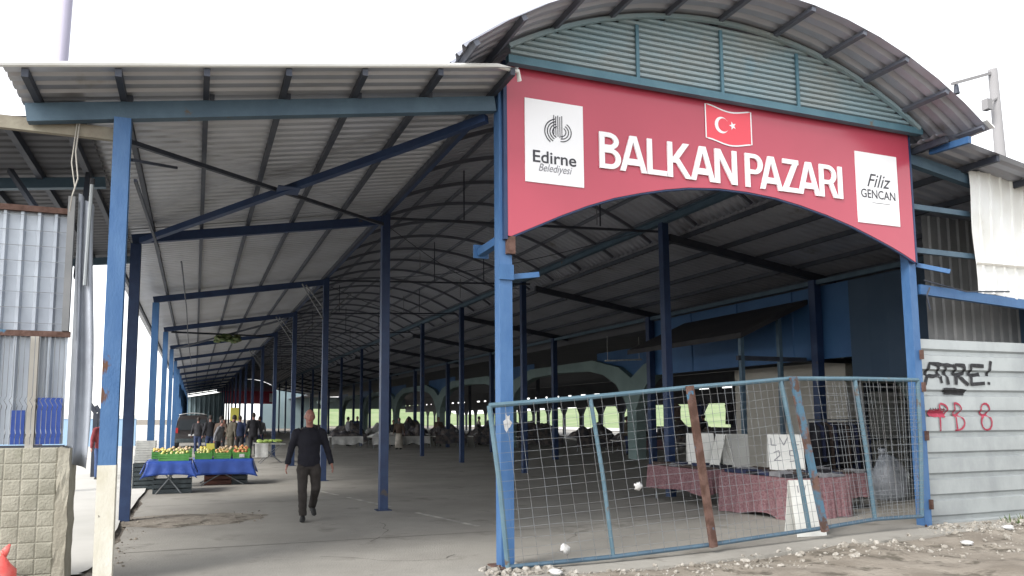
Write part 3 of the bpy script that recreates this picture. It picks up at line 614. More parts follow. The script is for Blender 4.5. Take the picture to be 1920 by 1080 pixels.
b.build('black_graffiti', M['black'], fence)
cc = lambda x, z, rx, rz2, a0, a1: [(x + rx * math.cos(R(a0 + (a1 - a0) * i / 12)), z + rz2 * math.sin(R(a0 + (a1 - a0) * i / 12))) for i in range(13)]
for grp in (([(9.86, 1.40), (9.87, 1.78)], cc(9.88, 1.70, .15, .09, 90, -100)), ([(10.2, 1.41), (10.17, 1.80)], cc(10.17, 1.71, .14, .09, 90, -90), cc(10.18, 1.52, .19, .11, 90, -95)), (cc(10.82, 1.71, .09, .085, -80, 280), cc(10.83, 1.52, .11, .11, 95, 455))):
    b = MB()
    for s in grp: spray(b, s, .034)
    b.build('red_graffiti', M['redspray'], fence)
b = MB(); spray(b, [(9.66, 1.655), (9.98, 1.655)], .13); stk = b.build('red_sticker', M['redspray'], fence)
b = MB()
for x in (9.69, 9.74, 9.79, 9.84, 9.90, 9.95): kk[0] = 8; spray(b, [(x, 1.69), (x + .01 * math.sin(x * 60), 1.73), (x + .02, 1.70)], .012)
b.build('scribble', M['black'], stk)
def vsheet(mb, x0, x1, y, z0, z1, pit=.2, d=.03, z0b=None):
    prof = []; x = x0
    while x < x1: prof += [(x, 0), (x + pit * .62, 0), (x + pit * .72, d), (x + pit * .9, d)]; x += pit
    z0b = z0 if z0b is None else z0b
    mb.add([(x, y - dd, (z0 + (z0b - z0) * (x - x0) / (x1 - x0)) if k == 0 else z1) for (x, dd) in prof for k in (0, 1)], [(2 * i, 2 * i + 2, 2 * i + 3, 2 * i + 1) for i in range(len(prof) - 1)])
b = MB(); vsheet(b, 11.1, 30, 8.6, 0.1, 4.9, .22, .03)  # far stretch is out of view, added to keep the interior dark
tag(b.build('sheet_wall', M['cladding']), 'dark grey wall of upright ribbed sheets behind the graffiti fence', 'wall')
ws = thing('white_sheet_panel', 'white ribbed metal panel hung above the blue beam at the right edge', 'panel', (11.6, 7.46, 3.36))
b = MB(); prof = []; x = 10.66
while x < 13: prof += [(x, 0), (x + .17, 0), (x + .185, .022), (x + .215, .022)]; x += .23
nz = 8
b.add([(x + (.10 * (1 - t) ** 3 if i == 0 else 0), 7.46 - d + .05 * (1 - t) ** 3 - .012 * math.sin(t * 9), (3.36 + .05 * math.sin(x * 3) * (1 - t)) + (5.24 - 3.36) * t) for j in range(nz + 1) for i, (x, d) in enumerate(prof) for t in [j / nz]],
      [(j * len(prof) + i, j * len(prof) + i + 1, (j + 1) * len(prof) + i + 1, (j + 1) * len(prof) + i) for j in range(nz) for i in range(len(prof) - 1)])
b.build('sheet', M['whitesheet'], ws)
b = MB(); b.beam((10.66, 7.425, 3.83), (13, 7.425, 3.85), .012, .03); b.build('seam', M['cream'], ws)
b = MB(); b.beam((11.6, 7.45, 5.36), (13.4, 7.45, 5.33), .1, .05); b.build('cap', M['whitesheet'], ws)

# ------------------------------------------------------------------ leaning wire gate
GYY = 7.33
gate = thing('wire_gate', 'sagging blue wire mesh gate leaning across the right-hand entrance', 'gate', (6.1, GYY, .03))
TOP = [(2.94, 1.73), (4.16, 1.83), (5.49, 1.955), (6.3, 2.02), (7.02, 2.085), (8.08, 2.10), (9.2, 2.10)]
BOT = [(3.14, .04), (4.41, .065), (5.72, .12), (6.5, .17), (7.3, .215), (8.29, .29), (9.12, .29)]
def along(P_, t):
    k = t * (len(P_) - 1); i = min(int(k), len(P_) - 2); f_ = k - i
    return (P_[i][0] + (P_[i + 1][0] - P_[i][0]) * f_, P_[i][1] + (P_[i + 1][1] - P_[i][1]) * f_)
b = MB(); b.tube([(x, GYY, z) for x, z in TOP], .028, 8); b.build('top_rail', M['rail'], gate)
b = MB(); b.tube([(x, GYY, z) for x, z in BOT], .026, 8); b.build('bottom_rail', M['steelblue'], gate)
for (p, q, r, mm) in (((2.94, 1.73), (3.14, .04), .03, 'rail'), ((4.16, 1.81), (4.41, .08), .024, 'rail'), ((6.86, 2.05), (7.2, .22), .028, 'rail'), ((8.08, 2.08), (8.29, .30), .027, 'rail'), ((9.2, 2.1), (9.12, .29), .027, 'rail')):
    b = MB(); b.tube([(p[0], GYY + .002, p[1]), ((p[0] + q[0]) / 2 + .012, GYY - .006, (p[1] + q[1]) / 2), (q[0], GYY + .002, q[1])], r, 8); b.build('upright', M[mm], gate)
for (p, q, wd, mm) in (((5.45, 1.97), (5.72, .1), .085, 'rust'), ((7.0, 2.1), (7.4, .19), .085, 'rustblue')):
    b = MB(); b.beam((p[0], GYY - .06, p[1]), (q[0], GYY - .05, q[1]), wd, .05, (0, 1, 0)); b.build('rusty_upright', M[mm], gate)
b = MB(); NV, NH = 44, 17
random.seed(21)
for i in range(1, NV):
    t = i / NV; a, c = along(TOP, t), along(BOT, t); j1, j2 = random.uniform(-.012, .012), random.uniform(-.02, .02)
    b.beam((a[0], GYY - .03, a[1]), ((a[0] + c[0]) / 2 + j2, GYY - .03 + j1, (a[1] + c[1]) / 2), .0034, .0034, (0, 1, 0)); b.beam(((a[0] + c[0]) / 2 + j2, GYY - .03 + j1, (a[1] + c[1]) / 2), (c[0], GYY - .03, c[1]), .0034, .0034, (0, 1, 0))
for j in range(1, NH):
    s = j / NH; pts = []
    for i in range(0, 13):
        t = i / 12; a, c = along(TOP, t), along(BOT, t); pts.append((a[0] + (c[0] - a[0]) * s, GYY - .037 + .006 * math.sin(i * 2 + j), a[1] + (c[1] - a[1]) * s + .012 * math.sin(i * 1.3 + j * 2)))
    for i in range(12): b.beam(pts[i], pts[i + 1], .003, .003, (0, 1, 0))
# second, finer layer wired on at the right end
for i in range(1, 14):
    t = .74 + .25 * i / 14; a, c = along(TOP, t), along(BOT, t); b.beam((a[0] + .04, GYY - .05, a[1] - .05), (c[0] + .02, GYY - .05, c[1]), .003, .003, (0, 1, 0))
for j in range(1, 19):
    s = j / 19; a, c = along(TOP, .74), along(BOT, .74); a2, c2 = along(TOP, 1), along(BOT, 1)
    b.beam((a[0] + (c[0] - a[0]) * s, GYY - .053, a[1] + (c[1] - a[1]) * s), (a2[0] + (c2[0] - a2[0]) * s, GYY - .053, a2[1] + (c2[1] - a2[1]) * s), .003, .003, (0, 1, 0))
b.build('wire_mesh', M['wire'], gate)
def scrap(name, label, c, r, seed, mm='paper'):
    random.seed(seed); b = MB(); b.ball(c, r, 11, 7, None, .95); o = b.build(name, M[mm], smooth=True); return tag(o, label, 'litter')
scrap('paper_scrap', 'white paper scrap caught halfway up the gate mesh', (4.72, GYY - .05, .83), (.05, .008, .04), 3)
scrap('paper_scrap', 'small white wad of litter low on the gate mesh beside the blue post', (3.78, GYY - .06, .20), (.045, .03, .05), 4)

# ------------------------------------------------------------------ left front: block wall, panels, hanging sheet, annex roof
wall = thing('block_wall', 'low wall of patterned cement blocks at the left edge with a plain end pier', 'wall', (-1.7, 7.95, .0))
b = MB(); cs = .145; x = -1.205
cols_, rows_ = 14, 10
for i in range(cols_):
    for j in range(rows_):
        x1 = -1.205 - i * cs; x0 = x1 - cs; z0 = -.12 + j * cs; z1 = z0 + cs; e = .012; q = .0095 + .004 * noise.noise(Vector((i, j, 3)))
        yb = 7.92; b.add([(x0, yb, z0), (x1, yb, z0), (x1, yb, z1), (x0, yb, z1), (x0 + e, yb - .006, z0 + e), (x1 - e, yb - .006, z0 + e), (x1 - e, yb - .006, z1 - e), (x0 + e, yb - .006, z1 - e), ((x0 + x1) / 2, yb - q, (z0 + z1) / 2)],
                         [(0, 1, 5, 4), (1, 2, 6, 5), (2, 3, 7, 6), (3, 0, 4, 7), (4, 5, 8), (5, 6, 8), (6, 7, 8), (7, 4, 8)])
b.box((-3.3, 7.922, -.12), (-1.206, 8.15, 1.33)); b.build('block_face', M['block'], wall)
b = MB(); b.slab(lambda u, v: (-1.203 + .105 * u + .012 * noise.noise(Vector((u * 3, v * 9, 1))), 7.90 + .012 * noise.noise(Vector((u * 4, v * 12, 6))), -.1 + 1.425 * v + (.03 * noise.noise(Vector((u * 5, 3, 3))) if v == 1 else 0)), 4, 14, (0, .42, 0)); b.build('end_pier', M['plaster'], wall)
fp = thing('mesh_fence', 'rusty framed wire and ribbed sheet panel standing on the patterned block wall', 'fence', (-1.7, 8.0, 1.33))
b = MB(); vsheet(b, -3.2, -1.2, 8.08, 1.36, 3.62, .145, .05); b.build('ribbed_sheet', M['oldsheet'], fp)
for za in (2.385, 3.60): b = MB(); b.box((-3.2, 8.0, za), (-1.165 - .075 * (za > 3), 8.05, za + .055)); b.build('rail', M['rust'], fp)
b = MB(); b.box((-1.24, 7.985, 2.445), (-1.18, 8.055, 3.78)); b.build('upright', M['cladding'], fp)
for x in (-1.46, -2.3): b = MB(); b.box((x - .035, 7.985, 1.33), (x + .035, 8.055, 2.383)); b.build('upright', M['cream'], fp)
b = MB(); b.box((-3.2, 7.99, 1.325), (-1.17, 8.06, 1.35)); b.build('rail', M['darksteel'], fp)
b = MB()
for i in range(46):
    x = -1.2 - i * .042
    zz = [1.36, 1.42, 1.46, 1.50, 1.68, 1.72, 1.77, 1.81, 2.38]; dy = [0, 0, -.03, 0, 0, -.03, -.03, 0, 0]; dx = [0, 0, .012, 0, 0, .014, -.014, 0, 0]
    for k in range(8): b.beam((x + dx[k], 7.97 + dy[k], zz[k]), (x + dx[k + 1], 7.97 + dy[k + 1], zz[k + 1]), .005, .005, (0, 1, 0))
for k in range(8): z = 2.5 + k * .15; b.beam((-3.2, 7.992, z), (-1.24, 7.992, z + .01), .005, .005)
b.build('wire_bars', M['wire'], fp)
b = MB(); b.box((-1.41, 8.0, 1.36), (-1.2, 8.012, 1.80)); b.box((-1.62, 8.0, 1.36), (-1.51, 8.012, 1.68)); b.build('blue_offcut', M['tarp'], fp)
hs_ = thing('hanging_sheet', 'bent galvanised sheet standing between the block wall and the white-footed post', 'metal sheet', (-1.08, 8.08, 1.1))
b = MB()
b.slab(lambda u, v: (-1.165 + (.165 + .02 * (1 - v)) * u + .03 * math.sin(v * 5) * u + .02 * math.sin(u * 9), 8.10 + .05 * math.cos(u * 10 + v * 2) - .05 * u, 1.12 + .25 * (1 - u) * (1 - v) * .3 + 2.72 * v - .12 * u * v), 8, 18, (0, .006, 0)); b.build('sheet', M['palesheet'], hs_, True)
b = MB(); b.tube([(-1.06, 8.0, 2.9), (-1.05, 8.0, 3.55), (-1.04, 7.98, 3.8), (-1.035, 7.96, 3.93)], .018, 7); pl = b.build('pipe', M['galv'], hs_)
b = MB(); b.tube([(-1.0355, 7.962, 3.91), (-1.034, 7.957, 3.97)], .024, 7); b.build('black_cap', M['black'], pl)
ax = thing('annex_roof', 'low dim sheet roof on a weathered front board at the upper left', 'roof', (-2.2, 7.66, 4.2))
b = MB(); ribsheet_x(b, -4.2, 4.12, -1.1, 4.50, 7.72, 14.2, .18, .03); b.build('roof_sheet', M['darkroof'], ax)
b = MB(); b.box((-3.6, 7.62, 4.27), (-.83, 7.68, 4.39)); b.build('front_board', M['brownbeam'], ax)
for x in (-1.25, -1.75, -2.3, -3.0): b = MB(); b.beam((x, 7.7, 4.44 - (-1.1 - x) * .12), (x, 14.1, 4.44 - (-1.1 - x) * .12), .06, .09); b.build('purlin', M['darksteel'], ax)
for yy in (9.4, 13.9): b = MB(); b.beam((-4.1, yy, 3.99), (-1.08, yy, 4.36), .09, .12); b.build('rafter', M['steelblue'], ax)
b = MB(); b.beam((-1.16, 8.15, 3.0), (-1.2, 8.9, 4.3), .05, .05); b.beam((-1.5, 8.15, 3.6), (-1.95, 8.9, 4.25), .05, .05); b.build('strut', M['darksteel'], ax)
b = MB(); b.beam((-1.08, 13.9, 3.5), (-1.08, 13.9, 4.3), .05, .05, (0, 1, 0)); b.beam((-1.08, 13.9, 3.55), (-.98, 13.0, 3.2), .05, .08); b.build('strut', M['steelblue'], ax)
b = MB(); b.tube([(-1.12, 7.6, 4.4), (-1.14, 7.6, 4.1), (-1.11, 7.6, 3.85), (-1.15, 7.6, 3.68), (-1.18, 7.7, 3.55)], .007, 5); b.tube([(-1.14, 7.6, 4.4), (-1.17, 7.6, 4.0), (-1.13, 7.6, 3.75)], .006, 5); tag(b.build('cable', M['cream']), 'loose pale cable dangling from the weathered board', 'cable')
# red bag, hose, rubble at the foot of the wall
random.seed(5)
rb = thing('plastic_bag', 'knotted red plastic bag lying at the foot of the block wall', 'bag', (-1.53, 7.45, gh(-1.53, 7.45)))
b = MB(); z0 = gh(-1.53, 7.45)
b.tube([(-1.54, 7.45, z0 - .01), (-1.54, 7.45, z0 + .05), (-1.535, 7.45, z0 + .15), (-1.52, 7.45, z0 + .23), (-1.50, 7.45, z0 + .27)], [(.1, .1), (.15, .13), (.13, .12), (.06, .05), (.018, .016)], 14)
b.v = [(x + .02 * noise.noise(Vector((x * 18, y * 18, z * 18))), y + .02 * noise.noise(Vector((x * 18 + 5, y * 18, z * 18))), z + .015 * noise.noise(Vector((x * 14, y * 14 + 9, z * 14)))) for x, y, z in b.v]
b.build('sack', M['redbag'], rb, True)
b = MB(); b.tube([(-1.50, 7.45, z0 + .26), (-1.49, 7.45, z0 + .31), (-1.46, 7.45, z0 + .36)], [(.02, .015), (.03, .012), (.008, .006)], 8); b.tube([(-1.50, 7.45, z0 + .26), (-1.52, 7.44, z0 + .31)], [(.018, .012), (.012, .006)], 8); b.build('knot', M['redbag'], rb, True)
b = MB(); b.tube([(x, 7.32 + .06 * math.sin(x * 3), gh(x, 7.32) + .025 + .035 * math.sin((x + 1.9) * 2.3)) for x in [-2.2 + .1 * i for i in range(17)]], .026, 8); tag(b.build('hose', M['hose'], smooth=True), 'grey hose curving over the rubble beside the red bag', 'hose')

# ------------------------------------------------------------------ loose stones and weeds
def stones(name, spots, n, seed, big):
    random.seed(seed); b = MB()
    for i in range(n):
        x0, x1, y0, y1 = random.choice(spots); x, y = random.uniform(x0, x1), random.uniform(y0, y1)
        r = big * (.25 + random.random() ** 3); z = max(gh(x, y), fz(x, y) if (y > SLAB0 and x > -.9) else -9)
        b.ball((x, y, z + r * .25), (r * random.uniform(.7, 1.4), r * random.uniform(.7, 1.3), r * random.uniform(.45, .8)), 6, 4, Euler((random.random(), random.random(), random.random() * 6)).to_matrix(), .5)
    return b.build(name, M['dirt'] if big < .031 else M['stone'])
tag(stones('gravel', [(7.6, 13.2, 5.6, 7.0), (9.4, 13, 6.6, 7.45), (2.6, 8, 6.3, 7.0), (9.0, 13.2, 6.9, 7.45)], 1700, 11, .028 + .003001), kind='stuff', label='loose pale stones and rubble over the dirt in front of the fence', cat='gravel')
tag(stones('rubble', [(-2.2, -.85, 7.0, 7.85), (-2.2, -.95, 6.6, 7.3), (2.85, 3.7, 7.05, 7.5)], 420, 12, .04), kind='stuff', label='broken rubble at the foot of the block wall and the blue post', cat='rubble')
tag(stones('grit', [(-.85, 1.1, 12.0, 13.5), (-.9, .4, 12.3, 13.2), (-1.2, -.6, 9, 12)], 330, 13, .022), kind='stuff', label='scattered grit on the floor by the dark left post', cat='grit')
random.seed(31)
wd_ = MB()
for i in range(26):
    x, y = random.uniform(10.6, 12.6), random.uniform(7.15, 7.48); z = gh(x, y)
    for k in range(9):
        a = random.random() * 6.28; L_ = random.uniform(.05, .16); p = Vector((x, y, z - .01)); q = p + Vector((math.cos(a) * L_ * .6, math.sin(a) * L_ * .6, L_)); s = Vector((-math.sin(a), math.cos(a), 0)) * .012
        wd_.add([p - s * .4, p + s * .4, (p + q) / 2 + s, q, (p + q) / 2 - s], [(0, 1, 2, 3, 4)])
tag(wd_.build('weeds', M['leaf']), kind='stuff', label='low weeds along the bottom of the graffiti fence', cat='weeds')
random.seed(8)
for i, (x, y, lab) in enumerate([(3.52, 6.98, 'crumpled white plastic at the foot of the blue middle post'), (9.9, 6.75, 'white stone chunk on the dirt below the gate hinge post'), (11.0, 6.9, 'flat white wrapper on the dirt under the graffiti'), (8.6, 6.35, 'torn white paper on the dirt at the bottom right'), (11.2, 7.25, 'pale rag among the weeds at the fence foot')]):
    b = MB(); b.ball((x, y, max(gh(x, y), 0) + .03), (random.uniform(.06, .11), random.uniform(.05, .08), .03), 12, 8, None, .5); tag(b.build('litter', M['paper'], smooth=True), lab, 'litter')

# ------------------------------------------------------------------ people
def person(label, loc, rz, h, jacket, trousers, hair='darkhair', detail=1, step=.0, arms=((.06, .0), (.06, .0)), scarf=None, skirt=None, lean_=0.0, shoes='tyre', swing=.0, group=None):
    """a standing or walking figure facing local -Y; step = stride, arms = (outward, forward) of each hand"""
    k = h / 1.75
    root = thing('person', label, 'person', loc, rz, group)
    def T(p): return Vector((p[0] * k, (p[1] - lean_ * max(0, p[2] - .9)) * k, p[2] * k))
    legs = []
    for s in (-1, 1):
        f = -s * step * -1                              # left image leg forward, other trailing
        ky = -.10 * step * 3 if s < 0 else -.02; ay = -.30 * step if s < 0 else .85 * step
        az = .085 if s < 0 else .085 + .33 * step; kz = .50 + (.0 if s < 0 else .015)
        legs.append(((s * .095, 0, .92), (s * .10 + (.01 if s > 0 else 0), ky - (.25 * step if s > 0 else 0), kz), (s * (.085 if step else .105), ay, az), s))
    ams = []
    for s, (o, fo) in zip((-1, 1), arms):
        ams.append(((s * .185, .0, 1.415), (s * (.235 + o * .5), .02 - fo * .25, 1.13), (s * (.25 + o), -.04 - fo, .89), s))
    b = MB(); n = 12 if detail else 8
    b.tube([T(p) for p in ((0, 0, .86), (0, 0, 1.05), (0, .0, 1.25), (0, .01, 1.40), (0, .01, 1.46))], [(.13 * k, .085 * k), (.125 * k, .085 * k), (.14 * k, .09 * k), (.12 * k, .075 * k), (.06 * k, .06 * k)], n)
    b.tube([T(p) for p in ((0, .012, 1.42), (0, .0, 1.50), (0, -.012, 1.57))], [.062 * k, .055 * k, .06 * k], n)
    hc = T((0, -.015, 1.635)); ear = []
    # head: narrower jaw, nose, brow, ears
    s0 = len(b.v); b.ball(hc, (.077 * k, .097 * k, .118 * k), 16 if detail else 10, 12 if detail else 8)
    for i in range(s0, len(b.v)):
        v = Vector(b.v[i]) - hc; t = v.z / (.118 * k)
        if t < 0: v.x *= 1 + .28 * t; v.y = v.y * (1 + .12 * t) - .012 * k * -t
        b.v[i] = tuple(hc + v)
    if detail:
        b.tube([hc + Vector((0, -.088, .028)) * k, hc + Vector((0, -.103, .0)) * k, hc + Vector((0, -.112, -.022)) * k, hc + Vector((0, -.095, -.03)) * k], [.009 * k, .012 * k, .016 * k, .012 * k], 8)
        b.ball(hc + Vector((0, -.083, .036)) * k, (.052 * k, .018 * k, .012 * k), 10, 6); b.ball(hc + Vector((0, -.08, -.092)) * k, (.03 * k, .022 * k, .018 * k), 10, 6)
        for s in (-1, 1): b.ball(hc + Vector((s * .078, .012, -.005)) * k, (.012 * k, .022 * k, .034 * k), 8, 6)
    for (sh, el, wr, s) in ams:
        b.tube([T(sh), T(el), T(wr)], [.05 * k, .04 * k, .028 * k], n)
        d = (T(wr) - T(el)).normalized(); side = Vector((s, 0, 0)); fw = Vector((0, -1, 0)); w0 = T(wr)
        pts = [w0, w0 + d * .045 * k, w0 + d * .095 * k]
        b.tube(pts, [(.022 * k, .028 * k), (.019 * k, .042 * k), (.015 * k, .040 * k)], 10)
        if detail:
            for q, (off, ln) in enumerate(((.030, .070), (.010, .080), (-.011, .074), (-.031, .056))):
                p = w0 + d * .085 * k + fw * off * k; cu_ = Vector((-s, 0, 0))
                b.tube([p, p + (d * ln * .45 + cu_ * .006) * k, p + (d * ln * .8 + cu_ * .022) * k, p + (d * ln * .95 + cu_ * .038) * k], [.0095 * k, .0092 * k, .0085 * k, .0075 * k], 6)
            p = w0 + d * .03 * k + fw * .032 * k; b.tube([p, p + (d * .03 + fw * .022) * k, p + (d * .062 + fw * .028 - side * .008) * k], [.012 * k, .0105 * k, .0085 * k], 6)
        else: b.tube([w0 + d * .08 * k, w0 + d * .15 * k], [(.014 * k, .036 * k), (.010 * k, .022 * k)], 6)
    for (hp, kn, an, s) in legs: b.tube([T(hp), T(kn), T(an)], [.075 * k, .05 * k, .04 * k], n)
    body = b.build('body', M['skin'], root, local=True); fuse(body, .0085 if detail else .022, 2)
    # clothes
    b = MB()
    b.tube([T(p) for p in ((0, 0, .84), (0, 0, .90), (0, -.005, 1.06), (0, .0, 1.25), (0, .005, 1.38), (0, .008, 1.445), (0, .005, 1.475))], [(.172 * k, .125 * k), (.178 * k, .13 * k), (.172 * k, .132 * k), (.186 * k, .13 * k), (.182 * k, .112 * k), (.105 * k, .085 * k), (.072 * k, .070 * k)], 16)
    for (sh, el, wr, s) in ams:
        mid = T(el); b.tube([T((sh[0] * .75, sh[1], sh[2] - .01)), T(sh) + Vector((s * .012, 0, -.02)) * k, mid, T(wr) + (T(wr) - mid).normalized() * .01], [.07 * k, .073 * k, .057 * k, .046 * k], 12)
    jk = b.build('jacket', jacket, root, local=True); fuse(jk, .013 if detail else .025, 5)
    def crease(o, amp):
        for v in o.data.vertices:
            p = v.co; q = noise.noise(Vector((p.x * 7, p.y * 7, p.z * 16))) + .6 * noise.noise(Vector((p.x * 15 + 4, p.y * 15, p.z * 9)))
            v.co = p + v.normal * amp * q
    if detail: crease(jk, .011)
    if skirt:
        b = MB(); b.tube([T(p) for p in ((0, 0, .10), (0, 0, .45), (0, 0, .92))], [(.24 * k, .2 * k), (.22 * k, .18 * k), (.165 * k, .12 * k)], 16); b.build('skirt', skirt, root, True, local=True)
    else:
        b = MB(); b.tube([T((0, 0, .80)), T((0, 0, .88)), T((0, 0, .97))], [(.15 * k, .11 * k), (.165 * k, .12 * k), (.155 * k, .11 * k)], 14)
        for (hp, kn, an, s) in legs:
            a_ = T(an); kk_ = T(kn); b.tube([T((hp[0] * .95, 0, .88)), T(hp).lerp(kk_, .28), kk_, a_ + Vector((0, 0, .0))], [.088 * k, .098 * k, .074 * k, .062 * k], 12)
        tr = b.build('trousers', trousers, root, local=True); fuse(tr, .013 if detail else .025, 4)
        if detail: crease(tr, .006)
    for (hp, kn, an, s) in legs:
        a_ = T(an); dn = -.02 if an[2] < .09 else -.05
        b = MB(); b.tube([a_ + Vector((0, .055, -.035)) * k, a_ + Vector((0, .0, -.035)) * k, a_ + Vector((s * .01, -.09, -.048 + dn * .0)) * k, a_ + Vector((s * .02, -.17, -.055 + (dn if an[2] > .09 else 0))) * k, a_ + Vector((s * .022, -.195, -.06 + (dn if an[2] > .09 else 0))) * k],
                         [(.036 * k, .045 * k), (.043 * k, .048 * k), (.045 * k, .036 * k), (.038 * k, .026 * k), (.02 * k, .016 * k)], 10); b.build('shoe', M[shoes], root, True, local=True)
    if scarf:
        b = MB(); b.ball(hc + Vector((0, .014, .006)) * k, (.088 * k, .098 * k, .128 * k), 12, 8); b.tube([T((0, .01, 1.40)), T((0, .0, 1.47)), T((0, .0, 1.56))], [(.13 * k, .11 * k), (.09 * k, .085 * k), (.075 * k, .08 * k)], 12); b.build('headscarf', scarf, root, True, local=True)
    elif hair:
        b = MB(); s0 = len(b.v); b.ball(hc + Vector((0, .006, .004)) * k, (.081 * k, .098 * k, .1195 * k), 16, 12)
        top_bald = hair == 'greyhair'
        keep = []
        for f_ in b.f:
            c = sum((Vector(b.v[i]) for i in f_), Vector()) / len(f_) - hc; c /= k
            ok = c.z > -.045 and (c.y > -.02 + (0 if top_bald else -.06) * (c.z > .05)) and not (top_bald and c.z > .085)
            keep.append(ok)
        b.f = [f_ for f_, o in zip(b.f, keep) if o]; b.mi = [0] * len(b.f); b.build('hair', M[hair], root, True, local=True)
    if detail:
        for s in (-1, 1):
            b = MB(); b.ball(hc + Vector((s * .031, -.085, .012)) * k, (.011 * k, .006 * k, .006 * k), 8, 6); b.build('eye', M['ink'], root, True, local=True)
        b = MB(); b.ball(hc + Vector((0, -.088, -.058)) * k, (.023 * k, .007 * k, .005 * k), 8, 6); b.build('mouth', M['lampred'], root, True, local=True)
    return root
person('walking balding man in a black jacket and dark trousers coming through the entrance', (1.72, 12.0, .0), R(-4), 1.74, cloth('black_wool', (.006, .006, .011), (.010, .010, .017)), cloth('dark_trousers', (.022, .018, .016), (.035, .03, .028)), 'greyhair', 1, .30, ((.085, -.02), (.10, .02)))
C1, C2, C3, C4 = cloth('charcoal_coat', (.02, .02, .024)), cloth('khaki_coat', (.055, .048, .035)), cloth('grey_coat', (.12, .12, .13)), cloth('navy_coat', (.02, .03, .07))
C5, C6, C7, C8 = cloth('maroon_top', (.16, .03, .035)), cloth('denim', (.04, .07, .16)), cloth('brown_coat', (.06, .04, .03)), cloth('beige_cloth', (.34, .31, .27))
person('person in a red top and blue jeans outside behind the white-footed post', (-2.28, 21.6, 0), R(40), 1.66, C5, C6, detail=0)
person('shopper in a charcoal coat next to the dark van', (.62, 33.2, 0), R(200), 1.74, C1, C4, detail=0)
person('shopper in a long brown coat left of the yellow board', (1.02, 32.2, 0), R(150), 1.70, C7, C1, detail=0)
person('stooping shopper in a khaki coat before the yellow board', (1.32, 30.6, 0), R(120), 1.74, C2, C2, detail=0, lean_=.22)
person('shopper in a pale grey coat bending over the fruit behind the blue-clothed table', (.78, 28.5, 0), R(60), 1.58, C3, C1, detail=0, lean_=.3)
person('shopper in a navy coat right of the yellow board', (1.82, 33.2, 0), R(170), 1.72, C4, C1, detail=0)
person('tall shopper all in black at the right end of the group', (2.32, 32.4, 0), R(190), 1.84, C1, C1, detail=0)
person('woman in a grey headscarf and pale skirt among the white-sheeted stalls', (9.9, 37.2, 0), R(-30), 1.62, C7, C1, None, 0, scarf=cloth('grey_scarf', (.10, .10, .11)), skirt=C8)
person('seated-height vendor in a dark coat behind the white-sheeted stalls', (10.7, 41.5, 0), R(10), 1.50, C1, C1, detail=0)
person('stout vendor in brown beside the arcade stalls', (13.2, 40.8, 0), R(-20), 1.66, C7, C1, detail=0)
person('vendor in charcoal standing at the dark heaped stall', (15.0, 36.0, 0), R(-50), 1.70, C1, C4, detail=0)
person('dark figure against the light seen between gate wires', (19.6, 21.4, 0), R(-40), 1.70, C4, C1, detail=0)
person('shopper in black before the bright opening beyond the gate', (20.6, 26.6, 0), R(200), 1.75, C1, C1, detail=0)
person('shopper in khaki beyond the leaning gate', (17.4, 27.6, 0), R(60), 1.66, C2, C4, detail=0)

person('vendor in navy behind the second row of far stalls', (9.8, 47.2, 0), R(5), 1.72, C4, C1, detail=0)
person('shopper in grey walking between the two rows of far stalls', (8.3, 42.6, 0), R(100), 1.68, C3, C1, detail=0)
person('woman in a dark headscarf beside the high dark heap', (12.0, 43.0, 0), R(-60), 1.60, C1, C1, None, 0, scarf=cloth('black_scarf', (.02, .02, .022)), skirt=C7)
person('shopper in beige at the right end of the far stalls', (16.0, 41.6, 0), R(80), 1.70, C8, C1, detail=0)
person('shopper in dark grey in front of the dark van', (.15, 35.5, 0), R(170), 1.66, C1, C4, detail=0)
person('shopper in grey coat beyond the white trestle table', (2.9, 36.5, 0), R(200), 1.70, C3, C4, detail=0)
# ------------------------------------------------------------------ fruit stall on the left
def stall_table(label, x0, x1, y0, y1, zt, drop, tail=0.0):
    t = thing('stall_table', label, 'table', ((x0 + x1) / 2, y0, 0))
    b = MB(); b.box((x0 + .05, y0 + .03, zt - .03), (x1 - .05, y1, zt - .006)); b.build('table_top', M['greycrate'], t)
    for yy in (y0 + .08, y1 - .1):
        for a, c in (((x0 + .16, .0), (x1 - .16, zt - .03)), ((x1 - .16, .0), (x0 + .16, zt - .03))):
            o = .012 if a[0] < c[0] else -.012
            b = MB(); b.tube([(a[0], yy + o, a[1]), (c[0], yy + o, c[1])], .014, 6); b.build('leg', M['wire'], t)
    return t
def drape(label, x0, x1, y0, y1, zt, drop, seed, flare=.10):
    """cloth over a table: top sheet plus hanging skirt with folds and dropped corners"""
    b = MB(); N = 22
    def fn(u, v):
        x = x0 + (x1 - x0) * u
        if v < .5: t = 1 - v * 2; hang = drop * (1 + .30 * abs(2 * u - 1) ** 4 * (1 if seed % 2 else .6)) * t; return (x + (2 * u - 1) * flare * t * t * 1.2, y0 - .015 - .03 * t - .018 * t * math.sin(u * 23 + seed), zt + .004 - hang)
        return (x, y0 + (y1 - y0) * (v - .5) * 2, zt + .004)
    b.slab(fn, N, 12, (0, 0, .004)) if False else b.grid(fn, N, 12)
    for sx, xs in ((-1, x0), (1, x1)):
        b.grid(lambda u, v: (xs + sx * (.012 + (.1 + .02 * math.sin(u * 17)) * v), y0 + (y1 - y0) * u, zt + .003 - drop * .9 * v), 10, 4)
    o = b.build('tablecloth', M['tarp'], smooth=True)
    so_ = o.modifiers.new('t', 'SOLIDIFY'); so_.thickness = .006; so_.offset = 0
    return tag(o, label, 'tablecloth')
stall_table('folding table with crossed legs under the left blue cloth', -.90, -.06, 17.1, 18.1, .69, .26)
drape('blue plastic cloth over the nearer crossed-leg table', -.93, -.03, 17.08, 18.12, .69, .28, 3)
